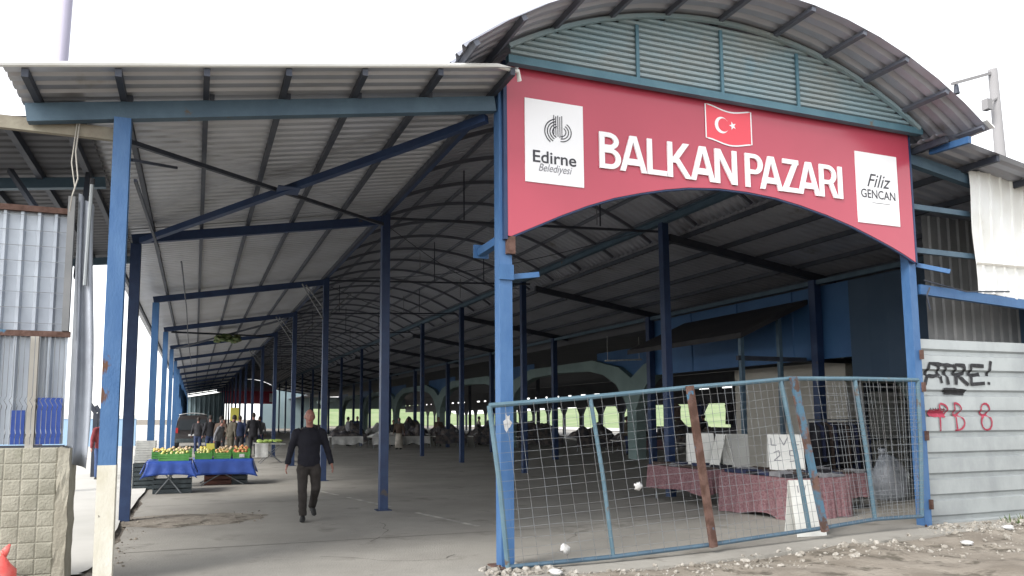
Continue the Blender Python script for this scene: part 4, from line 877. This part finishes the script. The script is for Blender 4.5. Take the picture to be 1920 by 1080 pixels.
stall_table('folding table under the right blue cloth of the fruit stall', .0, 1.34, 18.9, 19.9, .62, .3)
drape('blue plastic cloth with a dropped corner over the farther fruit table', -.02, 1.36, 18.88, 19.95, .62, .36, 4)
def crate_mesh(name, mm, x0, y0, z0, lx, ly, lz_, parent=None, tilt=0.0):
    b = MB(); t = .012
    b.box((0, 0, 0), (lx, ly, t))
    for k in range(3):
        a, c = lz_ * (.06 + .33 * k), lz_ * (.06 + .33 * k + .26)
        b.box((0, 0, a), (lx, t, c)); b.box((0, ly - t, a), (lx, ly, c)); b.box((0, t + .001, a), (t, ly - t - .001, c)); b.box((lx - t, t + .001, a), (lx, ly - t - .001, c))
    for (px, py) in ((-.003, -.003), (lx - t * 1.5, -.003), (-.003, ly - t * 1.5), (lx - t * 1.5, ly - t * 1.5)): b.box((px, py, -.002), (px + t * 1.5 + .003, py + t * 1.5 + .003, lz_ + .004))
    b.box((lx * .32, -.006, lz_ * .72), (lx * .68, -.0005, lz_ * .98))
    o = b.build(name, mm, local=True); o.location = (x0, y0, z0); o.rotation_euler = (R(tilt), 0, 0); return o
FR = {}
for nme, c1, c2 in (('apple', (.55, .42, .16), (.50, .14, .06)), ('pear', (.52, .50, .14), (.62, .56, .28)), ('quince', (.66, .52, .08), (.72, .62, .2)), ('red_apple', (.40, .07, .04), (.55, .30, .12)), ('potato', (.50, .38, .25), (.42, .30, .18)), ('orange', (.55, .36, .12), (.60, .46, .14))):
    FR[nme] = mat(nme + '_skin', c1, .4, 0, c2, 9, .45, .6)
protos = {}
def fruit(kind, x, y, z, r, label, group):
    if kind not in protos:
        b = MB(); b.ball((0, 0, 0), (1, 1, .92), 10, 7); b.tube([(0, 0, .8), (.05, 0, 1.12)], .07, 5); protos[kind] = b.build(kind, FR[kind], smooth=True, local=True); o = protos[kind]
    else: o = protos[kind].copy(); COL.objects.link(o)
    o.location = (x, y, z); o.scale = (r, r, r); o.rotation_euler = (random.uniform(-.6, .6), random.uniform(-.6, .6), random.random() * 6)
    return tag(o, label, 'fruit', group)
random.seed(77)
CR = [  # x, y, z, kind, size, crate colour words
    (-.70, 17.15, .70, 'pear', .032, 'green crate at the front of the nearer table'), (-.86, 17.62, .72, 'orange', .036, 'green crate at the back left corner of the nearer table'), (-.46, 17.64, .74, 'potato', .034, 'green crate at the back right of the nearer table'),
    (.03, 18.96, .63, 'pear', .034, 'leftmost front green crate of the farther table'), (.46, 18.98, .63, 'apple', .034, 'middle green crate on the farther table'), (.90, 18.97, .63, 'red_apple', .036, 'green crate at the right end of the farther table'),
    (.12, 19.42, .68, 'quince', .036, 'back left green crate of the farther table'), (.56, 19.44, .68, 'potato', .036, 'back middle green crate of the farther table'), (.95, 19.45, .68, 'apple', .036, 'back right green crate of the farther table')]
words = {'pear': 'yellow-green pears', 'orange': 'pale orange fruit', 'potato': 'tan round fruit', 'apple': 'mottled apples', 'red_apple': 'reddish apples', 'quince': 'golden yellow quinces'}
one = {'pear': 'yellow-green pear', 'orange': 'pale orange fruit', 'potato': 'tan round fruit', 'apple': 'mottled apple', 'red_apple': 'reddish apple', 'quince': 'golden yellow quince'}
for (x, y, z, kd, r, wds) in CR:
    lx = .60 if y < 17.5 else (.42 if y < 18 else .38)
    c = crate_mesh('fruit_crate', M['crate'], x, y, z, lx, .36, .15, tilt=8 if z > .7 else 4)
    tag(c, wds + ' heaped with ' + words[kd], 'crate', 'green crates on the fruit stall')
    nxx = 6 if lx > .5 else 4
    for i in range(nxx):
        for j in range(3):
            fruit(kd, x + .05 + (lx - .1) * (i + .5 * (j % 2) * .6) / (nxx - .6) + random.uniform(-.03, .03), y + .06 + .11 * j + random.uniform(-.025, .025), z + .146 + .022 * j + random.uniform(-.012, .035), r * random.uniform(.8, 1.25), one[kd] + ' in the ' + wds.replace('green crate', 'crate'), kd.replace('_', ' ') + 's in the ' + wds)
b = MB(); b.box((.28, 19.38, .86), (.47, 19.386, .99)); b.tube([(.375, 19.39, .78), (.375, 19.39, .90)], .006, 5); tag(b.build('price_tag', M['yellow']), 'yellow price card standing among the fruit on the farther blue table', 'price tag')
b = MB(); b.box((1.04, 18.935, .66), (1.16, 18.942, .74)); tag(b.build('price_tag', M['paper']), 'small white card on the right-end green crate', 'price tag')
for i in range(3): tag(crate_mesh('storage_crate', M['darkcrate'], -.80, 17.25 + .0 * i, .0 + .0, .78, .5, .30), 'dark crate on the floor under the nearer blue table', 'crate') if i == 0 else None
tag(crate_mesh('storage_crate', M['brownbox'], .26, 19.1, 0, .62, .5, .34), 'red-brown box on the floor under the left half of the farther blue table', 'crate')
tag(crate_mesh('storage_crate', M['darkcrate'], .90, 19.15, 0, .36, .45, .32), 'dark crate under the right half of the farther blue table', 'crate')
for i in range(2): tag(crate_mesh('storage_crate', M['darkcrate'], -1.28, 18.4, .0 + .30 * i, .44, .5, .29), ('bottom', 'upper')[i] + ' dark crate of the stack left of the fruit stall', 'crate', 'crates stacked beside the fruit stall')
for i in range(3): tag(crate_mesh('storage_crate', M['greycrate'], -1.27 + .015 * i, 18.42, .602 + .165 * i, .41, .46, .16), ('lowest', 'middle', 'topmost')[i] + ' pale crate of the stack left of the fruit stall', 'crate', 'crates stacked beside the fruit stall')

# ------------------------------------------------------------------ van, white table, yellow board
van = thing('van', 'dark van with a pale roof parked behind the fruit stall', 'van', (-.1, 44.5, 0))
b = MB(); sec = [(-.86, .32), (-.88, .85), (-.80, 1.45), (-.70, 1.78), (.70, 1.78), (.80, 1.45), (.88, .85), (.86, .32)]
b.prism([(x - .1, 43.0 + (.0 if z < .9 else (.10 if z < 1.5 else .2)), z) for x, z in sec], (0, 3.9, 0)); b.build('body', M['vanpaint'], van, bevel=.03)
b = MB(); b.slab(lambda u, v: (-.82 + 1.44 * u, 43.16 + 3.6 * v, 1.79 + .09 * math.sin(math.pi * u)), 8, 4, (0, 0, .03)); b.build('roof', M['vanroof'], van, True)
b = MB(); b.add([(-.80, 42.985, .98), (.60, 42.985, .98), (.56, 43.10, 1.55), (-.76, 43.10, 1.55)], [(0, 1, 2, 3)]); b.build('rear_window', M['glass'], van)
for s in (-1, 1):
    b = MB(); b.box((-.1 + s * .80 - .06, 42.93, .82), (-.1 + s * .80 + .06, 42.99, 1.1)); b.build('tail_light', M['lampred'], van)
    for yy in (43.7, 46.1):
        b = MB(); b.tube([(-.1 + s * .72, yy, .32), (-.1 + s * .90, yy, .32)], .32, 16, ref=(0, 1, 0)); wh = b.build('wheel', M['tyre'], van)
        b = MB(); b.tube([(-.1 + s * .895, yy, .32), (-.1 + s * .91, yy, .32)], .18, 12, ref=(0, 1, 0)); b.build('rim', M['wire'], wh)
b = MB(); b.box((-.92, 42.88, .30), (.72, 42.98, .52)); b.build('bumper', M['darkcrate'], van, bevel=.02)
b = MB(); b.box((-.32, 42.962, .66), (.12, 42.985, .76)); b.build('number_plate', M['paper'], van)
wt = stall_table('white trestle table with leafy greens beyond the walking man', 2.05, 3.15, 27.4, 28.3, .70, .0)
b = MB(); b.slab(lambda u, v: (2.03 + .45 * u, 27.38 - .01 * math.sin(u * 9), .71 - .48 * v), 8, 6, (0, -.006, 0)); b.box((2.02, 27.40, .702), (2.5, 28.3, .712)); tag(b.build('tablecloth', M['cloth_w']), 'white cloth hanging over the left end of the trestle table', 'tablecloth')
random.seed(5)
b = MB()
for i in range(40): b.ball((random.uniform(2.2, 2.95), random.uniform(27.5, 28.1), .76 + random.uniform(0, .05)), (random.uniform(.05, .1), random.uniform(.05, .09), .04), 6, 4, None, .5)
tag(b.build('greens', M['produce']), 'heap of pale leafy greens on the white trestle table', 'vegetables', kind='stuff')
yb = thing('notice_board', 'yellow board on a thin pole above the group of shoppers', 'sign', (1.6, 33.6, 0))
b = MB(); b.box((1.42, 33.57, 1.5), (1.78, 33.6, 2.06)); b.build('board', M['yellow'], yb); b = MB(); b.tube([(1.6, 33.62, 0), (1.6, 33.62, 2.0)], .02, 6); b.build('pole', M['wire'], yb)

# ------------------------------------------------------------------ pink tables behind the gate
def cloth_table(lab, labc, x0, x1, y0, y1, zt, zb, wav):
    zf = fz((x0 + x1) / 2, (y0 + y1) / 2)
    t = thing('trestle_table', lab, 'table', ((x0 + x1) / 2, (y0 + y1) / 2, zf))
    b = MB(); b.box((x0 + .03, y0 + .03, zt - .04), (x1 - .03, y1 - .03, zt - .008)); b.build('table_top', M['brownbox'], t)
    for px in (x0 + .1, x1 - .1):
        for py in (y0 + .12, y1 - .12): b = MB(); b.tube([(px, py, zf), (px, py, zt - .04)], .018, 6); b.build('leg', M['wire'], t)
    b = MB(); per = [(x0, y0), (x1, y0), (x1, y1), (x0, y1)]; pts = []
    for i in range(4):
        a, c = Vector(per[i]), Vector(per[(i + 1) % 4]); n = 26
        for k in range(n): pts.append((a.lerp(c, k / n), (Vector((c.y - a.y, a.x - c.x))).normalized(), k / n, i))
    W = len(pts); vs = []; nv = 7
    for j in range(nv + 1):
        s = j / nv
        for q, (p, nn, u, i) in enumerate(pts):
            e = s * (.035 + .02 * math.sin(q * .9) + .012 * math.sin(q * 2.3)); hh = (zt - zb) * (1 + wav * (.16 * abs(2 * u - 1) ** 3 - .05) - .05 * math.sin(q * .35) * wav)
            vs.append((p.x + nn.x * e, p.y + nn.y * e, zt - hh * s))
    b.add(vs, [(j * W + q, j * W + (q + 1) % W, (j + 1) * W + (q + 1) % W, (j + 1) * W + q) for j in range(nv) for q in range(W)])
    b.grid(lambda u, v: (x0 + (x1 - x0) * u, y0 + (y1 - y0) * v, zt + .0015), 6, 6)
    o = b.build('tablecloth', M['pink'], smooth=False); so_ = o.modifiers.new('t', 'SOLIDIFY'); so_.thickness = .004; so_.offset = 0
    tag(o, labc, 'tablecloth'); return t
cloth_table('trestle table under the largest pink cloth behind the gate', 'large pink patterned cloth hanging almost to the floor, nearest the gate', 8.22, 9.3, 8.62, 10.25, .70, .10, 1)
cloth_table('trestle table under the smaller pink cloth farther behind the gate', 'smaller pink patterned cloth on the farther table, left of the rusty gate upright', 8.40, 9.4, 10.85, 12.6, .68, .26, .7)
cloth_table('side table under the pink cloth at the right of the goods', 'pink cloth with a rounded drop at the right end of the goods', 9.45, 10.45, 9.3, 10.1, .68, .30, .5)
random.seed(19); gi = 0
GC = [cloth('black_garment', (.012, .012, .016)), cloth('grey_garment', (.16, .16, .17)), cloth('dark_blue_garment', (.015, .02, .05)), cloth('brown_garment', (.05, .035, .03))]
for (x0, x1, y0, y1, zt, nx_, ny_, wh) in ((8.26, 9.26, 8.66, 10.2, .703, 4, 6, 'on the large pink cloth nearest the gate'), (8.44, 9.36, 10.9, 12.55, .683, 3, 6, 'on the farther smaller pink cloth'), (9.5, 10.4, 9.34, 10.05, .683, 4, 3, 'on the right-hand pink table')):
    for i in range(nx_):
        for j in range(ny_):
            gx0 = x0 + (x1 - x0) * (i + .5) / nx_; gy0 = y0 + (y1 - y0) * (j + .5) / ny_; q = random.randrange(4)
            b = MB(); a = random.uniform(-.25, .25); wx, wy, hz = (x1 - x0) / nx_ * .46, (y1 - y0) / ny_ * .46, random.uniform(.025, .075)
            b.slab(lambda u, v: (gx0 + (2 * u - 1) * wx * math.cos(a) - (2 * v - 1) * wy * math.sin(a) * .6, gy0 + (2 * v - 1) * wy + (2 * u - 1) * wx * math.sin(a) * .6, zt + hz + .02 * noise.noise(Vector((u * 3 + gx0 * 9, v * 3 + gy0 * 9, 1)))), 4, 4, (0, 0, -hz + .006))
            cname = ('black', 'grey', 'dark blue', 'brown')[q]
            tag(b.build('folded_garment', GC[q], smooth=False), cname + ' folded garment laid out ' + wh, 'garment', cname + ' garments ' + wh)
def tent_card(label, x, y, z, wd, ht, rz, mm, text=None, lean_=.16):
    t = thing('price_card', label, 'price card', (x, y, z), rz)
    for s in (-1, 1):
        b = MB(); b.add([(-wd / 2, s * lean_, 0), (wd / 2, s * lean_, 0), (wd / 2, s * .006, ht), (-wd / 2, s * .006, ht)], [(0, 1, 2, 3)]); o = b.build('panel', mm, t, local=True); so_ = o.modifiers.new('t', 'SOLIDIFY'); so_.thickness = .006
        if text and s < 0:
            random.seed(3); b = MB(); L_ = math.hypot(lean_, ht)
            def up_(x_, h_): f_ = h_ / ht; return (x_, -lean_ + (lean_ - .006) * f_ - .009, h_)
            for strokes in text:
                for (xa, za), (xb, zb_) in zip(strokes[:-1], strokes[1:]): b.beam(up_(xa * wd, za * ht), up_(xb * wd, zb_ * ht), .013, .002, (0, 1, .0))
            b.build('handwriting', M['inkgrey'], t, local=True)
    return t
tent_card('blank grey price card standing on the farther pink table behind the rusty upright', 9.08, 11.85, .70, .50, .60, R(-30), M['card'])
tent_card('open folded white price card between the two grey ones', 8.98, 11.12, .70, .34, .60, R(-100), M['card'])
tent_card('broad grey card leaning right of the folded white card', 9.22, 11.05, .70, .46, .60, R(-32), M['greycard'])
tent_card('white price card with black handwriting on the nearest pink table', 9.12, 9.72, .74, .54, .58, R(-34), M['card'], [[(-.4, .9), (-.4, .7), (-.25, .7)], [(-.15, .92), (-.05, .7), (.08, .92)], [(.18, .9), (.18, .7), (.38, .72)], [(-.35, .5), (-.2, .55), (-.18, .42), (-.36, .28), (-.15, .28)], [(.3, .55), (.1, .55), (.1, .42), (.28, .4), (.3, .28), (.08, .26)]])
tent_card('white sandwich board on the floor just inside the leaning gate', 7.46, 7.66, fz(7.46, 7.66), .44, .70, R(-6), M['card'], [[(-.25, .9), (-.25, .78)], [(-.12, .9), (-.05, .78), (.02, .9)]], .12)
pb = thing('plastic_sack', 'milky plastic sack of goods standing by the right gate post inside', 'sack', (12.2, 10.4, .06))
random.seed(2); b = MB(); b.tube([(12.2, 10.4, .05), (12.2, 10.4, .2), (12.18, 10.4, .55), (12.12, 10.4, .8), (12.05, 10.4, .92)], [(.28, .25), (.36, .3), (.33, .28), (.2, .16), (.05, .04)], 14)
b.v = [(x + .05 * noise.noise(Vector((x * 6, y * 6, z * 6))), y + .05 * noise.noise(Vector((x * 6, y * 6 + 4, z * 6))), z) for x, y, z in b.v]; b.build('bag', M['clearbag'], pb, True)
b = MB(); b.tube([(12.05, 10.4, .9), (12.0, 10.38, 1.02)], [.03, .07], 8); b.build('tied_top', M['clearbag'], pb, True)
rk = thing('garment_rack', 'rack of dark hanging clothes behind the right end of the gate', 'clothes rack', (12.4, 11.6, .06))
b = MB(); b.tube([(11.5, 11.6, .06), (11.5, 11.6, 1.55), (13.0, 11.6, 1.55), (13.0, 11.6, .06)], .018, 6); b.build('frame', M['wire'], rk)
random.seed(6)
for i in range(13):
    x = 11.58 + i * .108; b = MB(); q = random.randrange(4); ln = random.uniform(.75, 1.2)
    b.tube([(x, 11.6, 1.5), (x, 11.6, 1.42), (x, 11.6, 1.2), (x + .01, 11.6, 1.5 - ln)], [(.012, .05), (.03, .2), (.045, .22), (.05, .24)], 10); b.build('garment', GC[q if q != 1 else 0], rk, True)

# ------------------------------------------------------------------ kiosk with gabled roof behind the right bay
kx0, kx1, ky0, ky1 = 14.7, 18.6, 13.6, 17.5
kio = thing('kiosk', 'cream kiosk under a dark gabled roof in the shadow behind the gate', 'kiosk', (15, 13.6, .1))
b = MB(); b.box((kx0, ky0, .05), (kx1, ky1, 2.95)); b.build('wall', M['cream'], kio)
b = MB(); b.prism([(kx0, ky0 + .01, 3.02), (kx1, ky0 + .01, 3.02), (kx1, ky0 + .01, 3.6), (14.0, ky0 + .01, 4.35)], (0, .08, 0)); b.build('gable', M['cream'], kio)
b = MB(); b.box((kx0 - .05, ky0 - .02, 2.955), (kx1, ky0 + .1, 3.015)); b.build('lintel', M['darksteel'], kio)
b = MB(); b.box((15.25, ky0 - .05, 1.05), (16.3, ky0 - .003, 2.42)); wf = b.build('window_frame', M['darksteel'], kio)
b = MB(); b.box((15.31, ky0 - .06, 1.1), (16.24, ky0 - .052, 2.22)); b.build('shutter', M['greycard'], wf)
b = MB(); b.box((16.6, ky0 - .03, .1), (17.4, ky0 - .003, 2.4)); b.build('door', M['darksteel'], kio)
for (xa, za, xb, zb_) in ((11.3, 3.35, 14.0, 4.53), (14.0, 4.53, 18.9, 3.95)):
    b = MB(); b.slab(lambda u, v: (xa + (xb - xa) * u, 13.2 + 4.6 * v, za + (zb_ - za) * u), 4, 2, (0, 0, .12)); b.build('roof', M['pitch'], kio)
for x in (11.42, 12.5): b = MB(); b.beam((x, 13.35, .05), (x, 13.35, 3.35 + (x - 11.3) * .435), .09, .09, (0, 1, 0)); b.build('post', M['steelblue'], kio)
b = MB(); b.beam((11.3, 13.35, 2.92), (14.6, 13.35, 2.92), .08, .1); b.build('tie_beam', M['darksteel'], kio)

# ------------------------------------------------------------------ far hall on the right: arcade, dark roof, stalls
arc_ = thing('concrete_arcade', 'pale green concrete arcade of splayed columns deep in the shaded hall', 'arcade', (16.2, 50, 0))
YC = [25 + 12.3 * k for k in range(-1, 7)]
for yc in YC:
    h_ = 6.15; half = [(.30, 0), (.33, 1.95), (.55, 2.35), (1.15, 2.95), (2.1, 3.38), (3.3, 3.6), (h_, 3.68)]; top_ = [(h_, 4.05), (3.0, 4.05), (.9, 3.62), (0, 3.15)]
    # right arm, left arm and shaft as one outline
    pts = [(yc + a, z) for a, z in half] + [(yc + a, z) for a, z in top_] + [(yc - a, z) for a, z in reversed(top_[:-1])] + [(yc - a, z) for a, z in reversed(half)]
    b = MB(); n = len(pts); b.prism([(16.0, y_, z_) for y_, z_ in pts], (.42, 0, 0)); cl = b.build('column', M['palegreen'], arc_)
    tri = cl.modifiers.new('t', 'TRIANGULATE')
    b = MB(); b.add([(16.25, yc, 3.10), (16.25, yc + 3.0, 4.03), (16.25, yc + 3.0, 4.35), (16.25, yc - 3.0, 4.35), (16.25, yc - 3.0, 4.03)], [(0, 1, 2, 3, 4)]); b.build('infill_panel', M['bluewall'], cl)
fh = thing('far_hall', 'dark low-roofed hall beyond the arcade, open to a bright green bank', 'building', (24, 9, 0))
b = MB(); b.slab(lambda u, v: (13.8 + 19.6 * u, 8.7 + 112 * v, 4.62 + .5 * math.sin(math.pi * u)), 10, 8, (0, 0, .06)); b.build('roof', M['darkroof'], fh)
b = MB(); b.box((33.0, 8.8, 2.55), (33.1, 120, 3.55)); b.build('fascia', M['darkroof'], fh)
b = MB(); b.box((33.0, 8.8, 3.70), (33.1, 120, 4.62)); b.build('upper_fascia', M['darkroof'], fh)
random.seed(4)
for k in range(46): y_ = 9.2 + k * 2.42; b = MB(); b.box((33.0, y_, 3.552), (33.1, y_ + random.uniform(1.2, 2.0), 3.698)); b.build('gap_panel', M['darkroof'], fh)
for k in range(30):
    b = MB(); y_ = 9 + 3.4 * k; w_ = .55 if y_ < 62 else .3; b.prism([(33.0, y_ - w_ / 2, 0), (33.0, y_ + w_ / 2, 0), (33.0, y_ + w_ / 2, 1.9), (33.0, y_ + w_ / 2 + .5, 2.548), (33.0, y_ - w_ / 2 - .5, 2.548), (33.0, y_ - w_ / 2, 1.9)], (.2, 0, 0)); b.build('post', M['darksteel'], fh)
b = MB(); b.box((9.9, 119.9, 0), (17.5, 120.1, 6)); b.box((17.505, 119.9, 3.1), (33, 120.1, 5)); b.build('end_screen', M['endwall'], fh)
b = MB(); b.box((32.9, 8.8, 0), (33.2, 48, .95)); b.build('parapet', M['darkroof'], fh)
b = MB(); b.box((13.9, 8.72, 0), (33, 8.8, 4.6)); b.build('unseen_block_wall', M['darkroof'], fh)  # unseen wall, added to shut daylight out of the hall
for k in range(4): b = MB(); b.tube([(23, 20 + 14 * k, 0), (23, 20 + 14 * k, 5.0)], .14, 8); b.build('post', M['darksteel'], fh)
# unlit tube lamp over the arcade
b = MB(); b.beam((13.2, 22.2, 3.55), (14.6, 22.1, 3.62), .05, .05); b.tube([(13.3, 22.2, 3.57), (13.3, 22.2, 4.4)], .008, 5); b.tube([(14.5, 22.1, 3.62), (14.5, 22.1, 4.4)], .008, 5); tag(b.build('tube_lamp', M['paper']), 'unlit white tube lamp hung above the arcade', 'lamp')
def heap_stall(label, x, y, wx, wy, goods, ht, seed, sheet='cloth_w', gl='goods'):
    t = thing('goods_stall', label, 'stall', (x, y, 0))
    b = MB(); b.box((x - wx / 2, y - wy / 2, .58), (x + wx / 2, y + wy / 2, .62)); b.build('table_top', M['greycrate'], t)
    b = MB()
    n = 16; b.grid(lambda u, v: (x - wx / 2 + wx * u, y - wy / 2 - .02 - .05 * v - .03 * v * math.sin(u * 19 + seed), .625 - (.42 + .12 * noise.noise(Vector((u * 4, seed, 2)))) * v), n, 5); b.build('front_sheet', M[sheet], t)
    b = MB(); b.grid(lambda u, v: (x - wx / 2 + wx * u, y - wy / 2 + wy * v, .63 + max(0, (math.sin(math.pi * u) * math.sin(math.pi * v)) ** .5 * ht * (.7 + .9 * noise.noise(Vector((u * 4 + seed, v * 4, 7)))))), 16, 10); b.build('heaped_goods', M[goods], t)
    for px in (-1, 1):
        for py in (-1, 1): b = MB(); b.tube([(x + px * (wx / 2 - .1), y + py * (wy / 2 - .1), 0), (x + px * (wx / 2 - .1), y + py * (wy / 2 - .1), .58)], .02, 6); b.build('leg', M['wire'], t)
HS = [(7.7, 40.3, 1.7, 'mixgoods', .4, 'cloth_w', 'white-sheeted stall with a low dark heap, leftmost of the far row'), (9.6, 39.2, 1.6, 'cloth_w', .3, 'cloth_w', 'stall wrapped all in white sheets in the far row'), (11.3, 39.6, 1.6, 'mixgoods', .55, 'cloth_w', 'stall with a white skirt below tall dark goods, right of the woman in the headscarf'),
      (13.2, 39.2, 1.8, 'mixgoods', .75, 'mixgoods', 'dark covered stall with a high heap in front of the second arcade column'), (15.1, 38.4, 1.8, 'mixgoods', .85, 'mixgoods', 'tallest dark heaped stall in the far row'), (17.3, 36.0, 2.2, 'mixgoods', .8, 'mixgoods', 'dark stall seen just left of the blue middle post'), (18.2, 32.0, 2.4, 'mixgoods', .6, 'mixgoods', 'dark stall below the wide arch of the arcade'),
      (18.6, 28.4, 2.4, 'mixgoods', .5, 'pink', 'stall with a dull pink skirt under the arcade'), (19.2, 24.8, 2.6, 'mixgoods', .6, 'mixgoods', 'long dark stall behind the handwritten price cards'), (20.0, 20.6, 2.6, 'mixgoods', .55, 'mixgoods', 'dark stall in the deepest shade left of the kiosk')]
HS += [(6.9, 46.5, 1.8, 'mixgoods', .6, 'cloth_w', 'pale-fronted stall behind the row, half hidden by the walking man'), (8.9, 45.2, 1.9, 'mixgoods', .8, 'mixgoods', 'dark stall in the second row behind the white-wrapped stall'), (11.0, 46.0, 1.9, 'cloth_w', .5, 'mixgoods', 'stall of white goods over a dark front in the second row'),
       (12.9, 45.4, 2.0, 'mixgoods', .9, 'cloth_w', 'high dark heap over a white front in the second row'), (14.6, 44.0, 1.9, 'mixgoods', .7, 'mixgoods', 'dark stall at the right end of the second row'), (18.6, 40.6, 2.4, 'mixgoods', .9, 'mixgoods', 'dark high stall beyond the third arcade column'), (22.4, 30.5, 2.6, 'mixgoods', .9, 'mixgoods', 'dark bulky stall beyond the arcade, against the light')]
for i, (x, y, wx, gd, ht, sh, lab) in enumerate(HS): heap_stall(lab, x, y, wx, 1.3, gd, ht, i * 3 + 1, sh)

random.seed(44)
hg = [(20.6, 17.6), (20.6, 18.7), (20.7, 20.0), (20.7, 21.3), (20.8, 22.5), (20.8, 23.7), (20.9, 25.3), (20.9, 27.2), (21.0, 29.0)]
wl = thing('clothes_line', 'long hanging rail for clothes in the dark hall behind the price cards', 'clothes rail', (20.8, 23, 0))
b = MB(); b.tube([(20.6, 16.8, 2.32), (20.8, 23, 2.30), (21.0, 30, 2.32)], .015, 5); b.build('rail', M['darksteel'], wl)
for yy in (16.8, 23.1, 30): b = MB(); b.tube([(20.6 + (yy - 16.8) * .03, yy, 0), (20.6 + (yy - 16.8) * .03, yy, 2.4)], .025, 6); b.build('post', M['darksteel'], wl)
for i, (x, y) in enumerate(hg):
    b = MB(); ln = random.uniform(.75, 1.25); wv = random.uniform(.20, .30)
    b.tube([(x, y, 2.29), (x, y, 2.22), (x, y, 2.12), (x, y, 1.9), (x, y + .02, 2.25 - ln)], [(.01, .02), (.03, .06), (.05, wv + .03), (.06, wv - .03), (.07, wv)], 12)
    tag(b.build('hanging_garment', GC[(0, 2, 3)[i % 3]], smooth=True), 'dark long garment hung on the rail in the hall behind the price cards', 'garment', 'garments on the far rail')
# ------------------------------------------------------------------ far sign, yard things, poles
fs_ = thing('far_sign', 'small red sign seen from inside at the far end of the hall', 'sign', (6.4, 98.4, 3.4))
b = MB(); b.box((3.0, 98.30, 3.45), (9.8, 98.42, 5.05)); b.build('panel', M['red'], fs_)
b = MB(); b.box((8.9, 98.27, 3.7), (9.6, 98.295, 4.8)); b.build('card', M['white'], fs_)
b = MB(); b.box((-14, 47, 0), (-3.2, 47.3, 1.6)); bw_ = thing('boundary_wall', 'low pale blue boundary wall in the bright yard on the left', 'wall', (-8, 47, 0)); b.build('wall', mat('pale_blue_wall', (.30, .44, .60), .7), bw_); b = MB(); b.box((-14, 46.95, 1.61), (-3.15, 47.35, 1.78)); b.build('coping', M['whitesheet'], bw_)
for i, (x, y) in enumerate(((-2.55, 22.5), (-2.75, 25.5))): b = MB(); b.beam((x, y, 0), (x, y, 1.75), .12, .12, (0, 1, 0)); b.beam((x, y, 1.75), (x - .15, y, 2.0), .11, .11, (0, 1, 0)); tag(b.build('fence_post', M['darksteel']), ('nearer', 'farther')[i] + ' dark cranked post in the yard behind the person in red', 'post')
lp = thing('tall_pole', 'pale leaning pole rising behind the left canopy', 'pole', (-3.15, 18, 0))
b = MB(); b.tube([(-3.2, 18, 0), (-3.12, 18, 7), (-2.98, 18, 13.5)], [.15, .13, .11], 12); b.build('shaft', M['palepole'], lp, True); b = MB(); b.tube([(-2.985, 18, 13.4), (-2.98, 18, 13.7)], .13, 12); b.build('cap', M['palepole'], lp)
up_ = thing('utility_pole', 'grey utility pole with cross arm and insulator behind the right roof', 'utility pole', (24.4, 16, 0))
b = MB(); b.tube([(24.5, 16, 0), (24.45, 16, 8), (24.36, 16, 13.0)], [.22, .18, .14], 10); b.build('shaft', M['greypole'], up_, True)
b = MB(); b.beam((24.36, 16, 12.9), (22.4, 16, 12.2), .07, .09); b.build('arm', M['greypole'], up_)
b = MB(); b.beam((24.36, 15.9, 12.0), (23.9, 15.9, 11.75), .05, .05); b.build('bracket', M['greypole'], up_); b = MB(); b.box((23.7, 15.8, 11.5), (23.92, 16.0, 11.85)); b.build('lamp_box', M['greypole'], up_)
b = MB(); b.tube([(22.6, 16, 12.2), (22.6, 16, 11.9)], [.06, .09], 8); b.build('insulator', M['darksteel'], up_)
